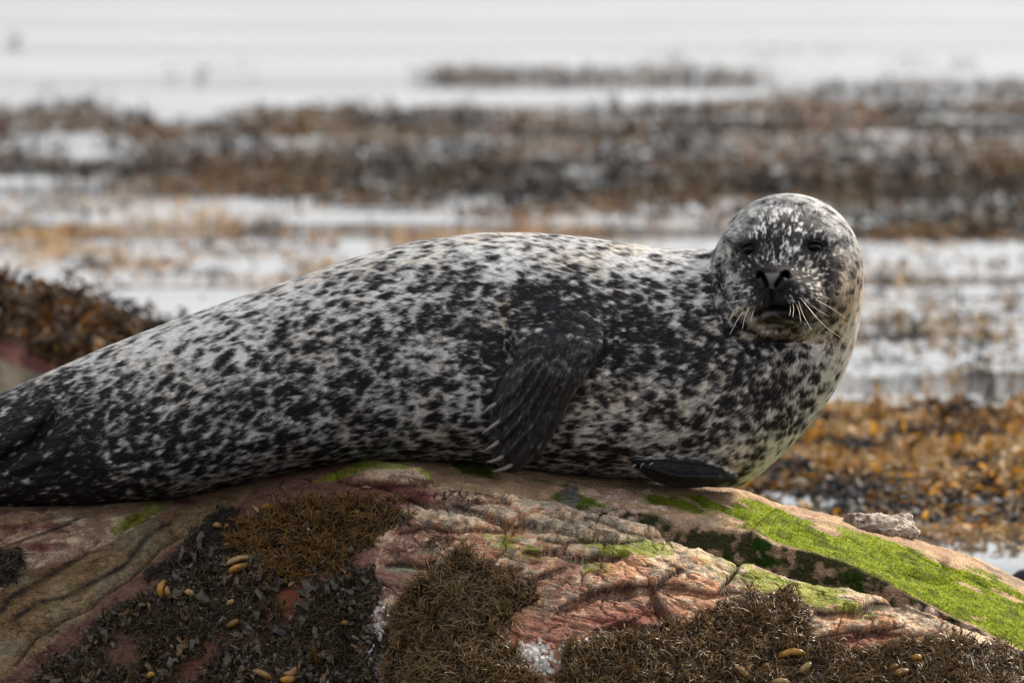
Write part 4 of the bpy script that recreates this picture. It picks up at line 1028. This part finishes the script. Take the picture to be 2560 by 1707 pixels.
def place_leaves(parent, poly, n, size=(.018, .038), holes=False, only=None):
    px, py, p, nn, d = sample_poly(poly, n * 6, holes)
    sel = np.arange(len(p)); sel = sel[:n]
    for i in sel:
        nrm = Vector(nn[i]); t = Vector(unit_rand(1)[0]) + Vector((0, -.2, -.25)); t = (t - nrm * t.dot(nrm) * .75).normalized()
        s = t.cross(nrm).normalized(); u = s.cross(t)
        L = RNG.uniform(*size)
        o = bpy.data.objects.new('leaf', LEAVES[RNG.integers(12)]); COL.objects.link(o); o.parent = parent
        m = Matrix((t, s, -u if u.dot(nrm) < 0 else u)).transposed().to_4x4()
        o.matrix_world = Matrix.Translation(Vector(p[i] + nn[i] * RNG.uniform(.004, .016))) @ m @ Matrix.Scale(L, 4)
def leaf_stuff(poly, n, palette, weights, holes=False, size=(.008, .02)):
    px, py, p, nn, d = sample_poly(poly, n, holes)
    N = len(p)
    c = jitter_cols(N, palette, weights, .3)
    d = nn * .35 + unit_rand(N) * .9 + np.array([0, -.15, -.35])
    return ribbons(p + nn * RNG.uniform(0, .012, (N, 1)), d, nn + .5 * unit_rand(N), RNG.uniform(size[0], size[1], N), RNG.uniform(.004, .0085, N), 3, RNG.normal(0, .8, N), .4, c, c * 1.15, .45, RNG.normal(0, 1.2, N), .5)

def clump(name, label, build, podlist=(), leaves=None):
    e = empty(name, label=label, category='seaweed', group='seaweed clumps growing on the boulder')
    V, F, C = joinm(build)
    obj('strands', mesh_np('strands', V, F, C), M_WEED, e, kind='stuff')
    if podlist: pods(e, podlist)
    if leaves: place_leaves(e, *leaves[0], **leaves[1])
    return e
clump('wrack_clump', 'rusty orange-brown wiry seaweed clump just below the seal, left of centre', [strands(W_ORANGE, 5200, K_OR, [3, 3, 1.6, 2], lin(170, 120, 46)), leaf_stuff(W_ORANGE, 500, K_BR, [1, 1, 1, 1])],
      [z4(L) for L in ([(1715, 185), (1745, 165), (1778, 188)], [(1390, 297), (1420, 288), (1452, 312)], [(1468, 312), (1480, 295), (1494, 288)], [(1470, 560), (1510, 525), (1590, 500), (1682, 512)], [(1490, 602), (1540, 570), (1625, 548)])],
      ((W_ORANGE, 26), dict(size=(.012, .022))))
clump('wrack_clump', 'sooty black fine seaweed fringe along the edge of the tan rock vein', [strands(W_BLACK, 3600, K_BK, [2, 2, 1], lin(72, 64, 56), height=.014, ln=(.010, .022), wd=.0016)])
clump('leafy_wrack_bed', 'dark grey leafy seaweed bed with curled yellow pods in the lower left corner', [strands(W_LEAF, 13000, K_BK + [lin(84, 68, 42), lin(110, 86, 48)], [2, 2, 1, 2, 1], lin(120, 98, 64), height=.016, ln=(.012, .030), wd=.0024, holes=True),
      leaf_stuff(W_LEAF, 3400, [lin(58, 52, 44), lin(82, 66, 42), lin(44, 40, 36), lin(88, 80, 70)], [3, 2, 3, 1], True, (.007, .017))],
      [z4(L) for L in ([(1082, 650), (1045, 690), (1040, 740), (1088, 787)], [(1090, 690), (1090, 730), (1118, 757)], [(1480, 957), (1520, 935), (1562, 912)], [(1482, 818), (1505, 795), (1528, 782)], [(1828, 1300), (1880, 1302), (1932, 1297)],
                       [(1850, 1262), (1910, 1268), (1932, 1215)], [(2228, 935), (2255, 928), (2278, 957)], [(1208, 728), (1240, 728), (1268, 762)], [(960, 1290), (985, 1262), (1010, 1270)], [(1650, 1240), (1720, 1262), (1790, 1310)])],
      ((W_LEAF, 210), dict(holes=True)))
clump('wrack_clump', 'round bushy brown wiry seaweed clump at the bottom centre', [strands(W_BROWN, 6500, K_BR, [3, 3, 2, 1.4], lin(178, 142, 88), height=.032, ln=(.020, .046), wd=.0029), leaf_stuff(W_BROWN, 250, K_BR, [1, 1, 1, 1])], (), ((W_BROWN, 14), dict(size=(.012, .022))))
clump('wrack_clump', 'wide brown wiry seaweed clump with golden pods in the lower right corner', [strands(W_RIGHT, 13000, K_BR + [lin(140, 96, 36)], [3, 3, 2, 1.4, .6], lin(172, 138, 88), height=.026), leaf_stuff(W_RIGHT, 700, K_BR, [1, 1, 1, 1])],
      [z6(L) for L in ([(735, 1157), (800, 1125), (870, 1112), (937, 1142)], [(440, 1223), (500, 1230), (545, 1280), (518, 1312)], [(640, 1222), (665, 1208), (692, 1205)], [(880, 1257), (920, 1225), (962, 1188)], [(1620, 1162), (1652, 1148), (1682, 1167)],
                       [(1500, 1272), (1540, 1250), (1602, 1240)], [(1460, 1247), (1500, 1215), (1532, 1208)], [(690, 1322), (760, 1310), (825, 1322)])],
      ((W_RIGHT, 40), dict(size=(.012, .024))))
clump('wrack_clump', 'small dark seaweed tuft at the left edge below the tail', [strands(W_CORNER, 900, K_BK + [lin(84, 66, 40)], [2, 2, 1, 1], lin(96, 76, 48), height=.02)])
clump('wrack_clump', 'tiny brown seaweed tuft in a crack of the pink slab', [strands(W_TUFT, 260, K_BR, [1, 1, 1, 1], lin(110, 84, 50), height=.014, ln=(.01, .02), wd=.0017)])
clump('wrack_clump', 'low blackish seaweed patch under the seal belly', [strands(W_CRUST, 420, K_BK, [1, 1, 1], lin(70, 52, 46), height=.006, ln=(.006, .014), wd=.0015)])

# white barnacles in the joints between the clumps
def barnacles():
    C = [(945, 1560, 12, 50), (930, 1660, 22, 26), (1352, 1655, 36, 22), (940, 1600, 18, 30), (1330, 1640, 60, 28), (1470, 1610, 36, 10), (860, 1690, 50, 14), (640, 1660, 40, 20), (1140, 1690, 10, 8)]
    parts = []
    a = np.linspace(0, 2 * np.pi, 6, endpoint=False)
    for cx, cy, rx, ry in C:
        n = int(26 * math.sqrt(rx * ry / 400)) + 8
        px, py = RNG.normal(cx, rx * .7, n), RNG.normal(cy, ry * .7, n)
        p, nn = rock_at(px, py)
        for q, w in zip(p, nn):
            if np.isnan(q[0]): continue
            s = np.cross(w, [0, .3, 1.]); s /= np.linalg.norm(s); t = np.cross(w, s); r = RNG.uniform(.0022, .0055)
            ring = lambda k, h: q + w * h + r * k * (np.cos(a)[:, None] * s + np.sin(a)[:, None] * t) * RNG.uniform(.8, 1.2, (6, 1))
            V = np.concatenate([ring(1, -.001), ring(.55, r * .8), ring(.2, r * .3)])
            i = np.arange(6); j = (i + 1) % 6
            F = np.concatenate([np.stack([i, j, j + 6, i + 6], 1), np.stack([i + 6, j + 6, j + 12, i + 12], 1)])
            parts.append((V, F, np.broadcast_to(lin(226, 222, 216) * RNG.uniform(.55, 1), (18, 3))))
    V, F, Cc = joinm(parts)
    obj('barnacles', mesh_np('barnacles', V, F, Cc, False), M_SHELL, front, kind='stuff')
barnacles()

# ------------------------------------------------------------------ shore behind: weed-covered rock at the left
def mound():
    xs = np.arange(-900, 900, 6.0)
    S = [(-900, 1200), (-760, 960), (-600, 780), (-450, 690), (-300, 650), (-120, 645), (0, 668), (50, 690), (120, 702), (220, 712), (280, 745), (340, 775), (420, 800), (560, 850), (900, 980)]
    s = curve(xs, S, 1, 6) + 26; yb = 7.4
    L = [P(xs, 1330, 6.1 + 0 * xs), P(xs, s + 420, 6.45 + 0 * xs), P(xs, s + 260, 6.65 + 0 * xs), P(xs, s + 130, 6.85 + 0 * xs), P(xs, s + 40, 7.15 + 0 * xs), P(xs, s, yb + 0 * xs), P(xs, s + 60, yb + .35 + 0 * xs), P(xs, 1330, yb + .8 + 0 * xs)]
    G = catmull(np.array(L), [20, 30, 30, 26, 16, 14, 10])
    def disp(px, py, G):
        h = .03 * fbm(G * 4, 3, 801) + .012 * fbm(G * 14, 3, 805)
        d, sd, t = poly_dist(px, py, [(-200, 760), (0, 838), (60, 870), (130, 905), (200, 935)])
        h += .03 * np.where(sd > 0, np.exp(-d / 30), -.4 * np.exp(-d / 20))
        d, sd, t = poly_dist(px, py, [(-200, 850), (0, 890), (110, 930), (200, 960)])
        return h + .03 * np.where(sd > 0, np.exp(-d / 40), -.6 * np.exp(-d / 14))
    def colr(px, py, V, n):
        w = fbm(V * 12, 3, 811)
        c = np.broadcast_to(lin(60, 48, 34), px.shape + (3,)).copy()
        band = np.interp(px, [-300, 0, 60, 130, 300], [740, 842, 872, 915, 1000])
        c = mixc(c, mixc(np.broadcast_to(lin(96, 66, 60), px.shape + (3,)), lin(96, 60, 56), ss(-.1, .3, w)), ss(-6, 6, py - band) * ss(180, 130, px))
        b2 = np.interp(px, [-300, 0, 110, 300], [850, 898, 938, 1010])
        return mixc(c, mixc(np.broadcast_to(lin(104, 96, 82), px.shape + (3,)), lin(110, 104, 90), ss(-.2, .3, w)), ss(-5, 8, py - b2))
    e = empty('weedy_rock', label='brown seaweed-covered rock behind the seal tail, blurred at the left edge', category='rock')
    obj('rock_face', rock_mesh('rock_face', G, disp, colr, 'mound'), M_ROCK, e)
    n = 9000
    px, py = RNG.uniform(-340, 620, n), RNG.uniform(640, 1000, n)
    band = np.interp(px, [-300, 0, 60, 130, 260], [730, 832, 860, 915, 980])
    ok = py < band + 6 * RNG.standard_normal(n); px, py = px[ok], py[ok]
    p, nn = rock_at(px, py, 'mound'); ok = ~np.isnan(p[:, 0]); p, nn, px, py = p[ok], nn[ok], px[ok], py[ok]; N = len(p)
    w = fbm(np.stack([px / 60, py / 40, 0 * px], 1), 3, 821)
    c = jitter_cols(N, [lin(112, 76, 30), lin(70, 46, 28), lin(40, 32, 28), lin(138, 104, 62)], [3, 3, 3, 1], .3) * (.62 + .8 * w).clip(.15, 2)[:, None]
    d = nn * .45 + unit_rand(N) * .5 + np.array([.15, -.2, -.45])
    V, F, C = ribbons(p + nn * RNG.uniform(.0, .03, (N, 1)), d, nn + .4 * unit_rand(N), RNG.uniform(.025, .06, N), RNG.uniform(.008, .018, N), 3, RNG.normal(0, .8, N), .6, c, c * 1.1, .5, RNG.normal(0, .8, N))
    obj('seaweed', mesh_np('seaweed', V, F, C), M_FLOAT, e, kind='stuff')
mound()

# ------------------------------------------------------------------ floating and stranded weed beds on the shallow sea
AMB, BRN, DRK, TANW, ORW = lin(212, 146, 18), lin(106, 78, 42), lin(52, 50, 50), lin(176, 146, 104), lin(170, 108, 36)
def weed_bed(name, label, n, region, dens, size, width, palette, weights, nseg=3, up=.75, patch=(120, 26), seed=0, tint=None):
    """sheet of fronds lying on and standing out of the water; region in photo pixels, put on the water plane"""
    px, py = RNG.uniform(region[0], region[2], n), RNG.uniform(region[1], region[3], n)
    g = fbm(np.stack([px / patch[0], py / patch[1], 0 * px], 1), 4, 901 + seed)
    ok = RNG.random(n) < np.clip(dens(px, py, g), 0, 1) * np.where((px > -250) & (px < 2810), 1, .4); px, py, g = px[ok], py[ok], g[ok]
    p = on_water(px, py); N = len(p)
    g2 = fbm(np.stack([px / (patch[0] * .8), py / (patch[1] * .8), 0 * px + 9], 1), 3, 911 + seed)
    pal = np.array(palette); order = np.clip((g2 * 1.5 + .5 + .35 * RNG.standard_normal(N)) * len(pal), 0, len(pal) - 1).astype(int)
    c = pal[order] * (1 + .25 * RNG.standard_normal((N, 1))).clip(.5, 1.6)
    if tint is not None: c = c * tint(px, py)
    d = unit_rand(N); d[:, 2] = np.abs(d[:, 2]) * up + .05
    p[:, 2] += RNG.uniform(-.004, .006, N) + .012 * np.clip(g2, 0, 1)
    V, F, C = ribbons(p, d, np.array([0, 0, 1.]) + .6 * unit_rand(N), RNG.uniform(size[0], size[1], N), RNG.uniform(width[0], width[1], N), nseg, RNG.normal(0, .7, N), RNG.uniform(.3, 1.6, N), c, c * 1.1, .4, RNG.normal(0, .8, N), .3)
    V[:, 2] = np.maximum(V[:, 2], -.01)
    obj(name, mesh_np(name, V, F, C), M_FLOAT, kind='stuff', label=label, category='seaweed')
up_edge = lambda px: np.interp(px, [-200, 0, 250, 400, 500, 620, 800, 1300, 1700, 1900, 2050, 2600], [270, 272, 268, 290, 298, 268, 258, 268, 262, 236, 215, 212])
lo_edge = lambda px: np.interp(px, [-200, 0, 300, 700, 1100, 1500, 1800, 2200, 2600], [420, 425, 475, 520, 530, 545, 565, 590, 585])
def d_far(px, py, g):
    a = ss(-14, 16, py - up_edge(px) + 34 * g) * ss(16, -20, py - lo_edge(px) + 40 * g)
    water = gauss(px, py, 170, 350, 130, 34) + .8 * gauss(px, py, 1925, 408, 40, 16) + .5 * gauss(px, py, 820, 330, 60, 14) + .5 * gauss(px, py, 2240, 330, 160, 20) + .9 * gauss(px, py, 60, 460, 190, 40) + .5 * gauss(px, py, 330, 480, 160, 40)
    return a * (1.1 - 1.1 * water - .7 * ss(.18, .42, g))
def far_tint(px, py):
    row = 1 - .6 * np.exp(-((py - 440 - .03 * (px - 1200)) / 42) ** 2) * ss(500, 900, px) - .4 * np.exp(-((py - 545) / 26) ** 2) * ss(1900, 2200, px) - .45 * np.exp(-((py - 420) / 14) ** 2) * ss(700, 200, px) - .4 * ss(26, 4, py - up_edge(px))
    grey = np.clip(1 - row, 0, 1)[:, None]
    gold = (np.exp(-((py - 290) / 26) ** 2) * ss(1300, 1700, px))[:, None]
    return np.array([.46, .40, .30]) * row[:, None] * (1 + grey * np.array([-.1, .1, .45])) * (1 + gold * np.array([.5, .25, -.5]))
weed_bed('seaweed_bed', 'broad dark brown seaweed bed stretching across the far shallows', 105000, (-2200, 200, 4800, 620), d_far, (.03, .085), (.006, .017), [DRK * .6, DRK * .8, BRN * .55, BRN * .8, ORW * .8, TANW * .6], [1] * 6, 3, .45, (240, 30), 1, far_tint)
def d_line(px, py, g):
    return 1.2 * np.exp(-((py - 186 + 8 * g) / 15) ** 2) * ss(1010, 1130, px) * ss(1990, 1800, px) + .22 * gauss(px, py, 1850, 140, 260, 22) * (g > .05) + .3 * gauss(px, py, 420, 172, 110, 10) * (g > -.05) + .28 * gauss(px, py, 2420, 175, 200, 26) * (g > 0) + .15 * gauss(px, py, 120, 225, 160, 26) * (g > .1) + 1.3 * gauss(px, py, 34, 100, 9, 14) + .25 * gauss(px, py, 600, 150, 12, 20)
weed_bed('seaweed_line', 'thin brown line of seaweed showing above the far water', 24000, (-100, 60, 2700, 260), d_line, (.03, .08), (.006, .015), [DRK * .7, DRK, BRN * .6, BRN * .7], [1] * 4, 3, .6, (120, 20), 2)
def d_mid(px, py, g):
    a = .9 * gauss(px, py, 120, 590, 190, 34) + .7 * gauss(px, py, 560, 625, 120, 26) + 1.0 * gauss(px, py, 1150, 605, 260, 34) + .6 * gauss(px, py, 330, 655, 260, 30) + .5 * gauss(px, py, 760, 690, 240, 20) + .55 * gauss(px, py, 300, 520, 340, 36) + .45 * gauss(px, py, 1350, 540, 200, 30) \
        + .75 * gauss(px, py, 2290, 618, 170, 26) + .35 * gauss(px, py, 1560, 560, 130, 24) + .4 * gauss(px, py, 640, 560, 200, 16) + .35 * gauss(px, py, 760, 660, 100, 16)
    return 1.25 * a * (1 + 1.4 * g) + .04 - .25 * (g < -.1)
weed_bed('seaweed_patch', 'tan and brown seaweed patches in the bright shallows behind the seal back', 34000, (-200, 480, 2700, 760), d_mid, (.02, .05), (.004, .011), [DRK * 1.2, BRN, ORW, TANW, TANW * 1.1], [1] * 5, 3, .5, (130, 22), 3)
def d_right(px, py, g):
    a = .75 * gauss(px, py, 2280, 832, 190, 26) + .35 * gauss(px, py, 2330, 780, 200, 30) + .30 * gauss(px, py, 2400, 900, 140, 30) + .28 * gauss(px, py, 2250, 700, 130, 30) + .3 * gauss(px, py, 2520, 720, 60, 40) + .15
    return a * (1 + 2.2 * g) * ss(985, 930, py) - .05
weed_bed('seaweed_scatter', 'sparse dark seaweed scattered over bright water beside the seal head', 7000, (2000, 640, 2720, 1000), d_right, (.02, .05), (.006, .014), [DRK, DRK * 1.5, BRN, TANW * .8], [1] * 4, 3, .45, (60, 22), 4)
def d_near(px, py, g):
    a = ss(985, 1035, py + 40 * g) * ss(1290, 1220, py + 60 * g) * 1.15 + .42 * ss(1250, 1290, py) * ss(1400, 1330, py) * (1 + 2 * g)
    return a * (1 - .9 * gauss(px, py, 2090, 1295, 50, 14) - .8 * gauss(px, py, 2480, 1380, 220, 36) - .8 * gauss(px, py, 2250, 1272, 30, 10)) - .55 * ss(.14, .42, g)
weed_bed('golden_seaweed_bed', 'golden amber seaweed bed just behind the ledge at the right', 66000, (1000, 950, 4000, 1420), d_near, (.022, .06), (.006, .017), [DRK * .6, BRN * .4, BRN * .6, TANW * .5, ORW * .45, AMB * .75, BRN * .6, AMB * .45, TANW * .8], [1] * 9, 3, .4, (190, 34), 5)
obj('dark_stone', lump_mesh('dark_stone', P(2556, 1448, 2.2) + np.array([.01, 0, 0]), (.035, .04, .022), 33, .2, 5, 40, 24, lambda V: np.broadcast_to(lin(54, 52, 56), V.shape).copy()), M_ROCK, label='small dark stone in the water at the right edge', category='stone')
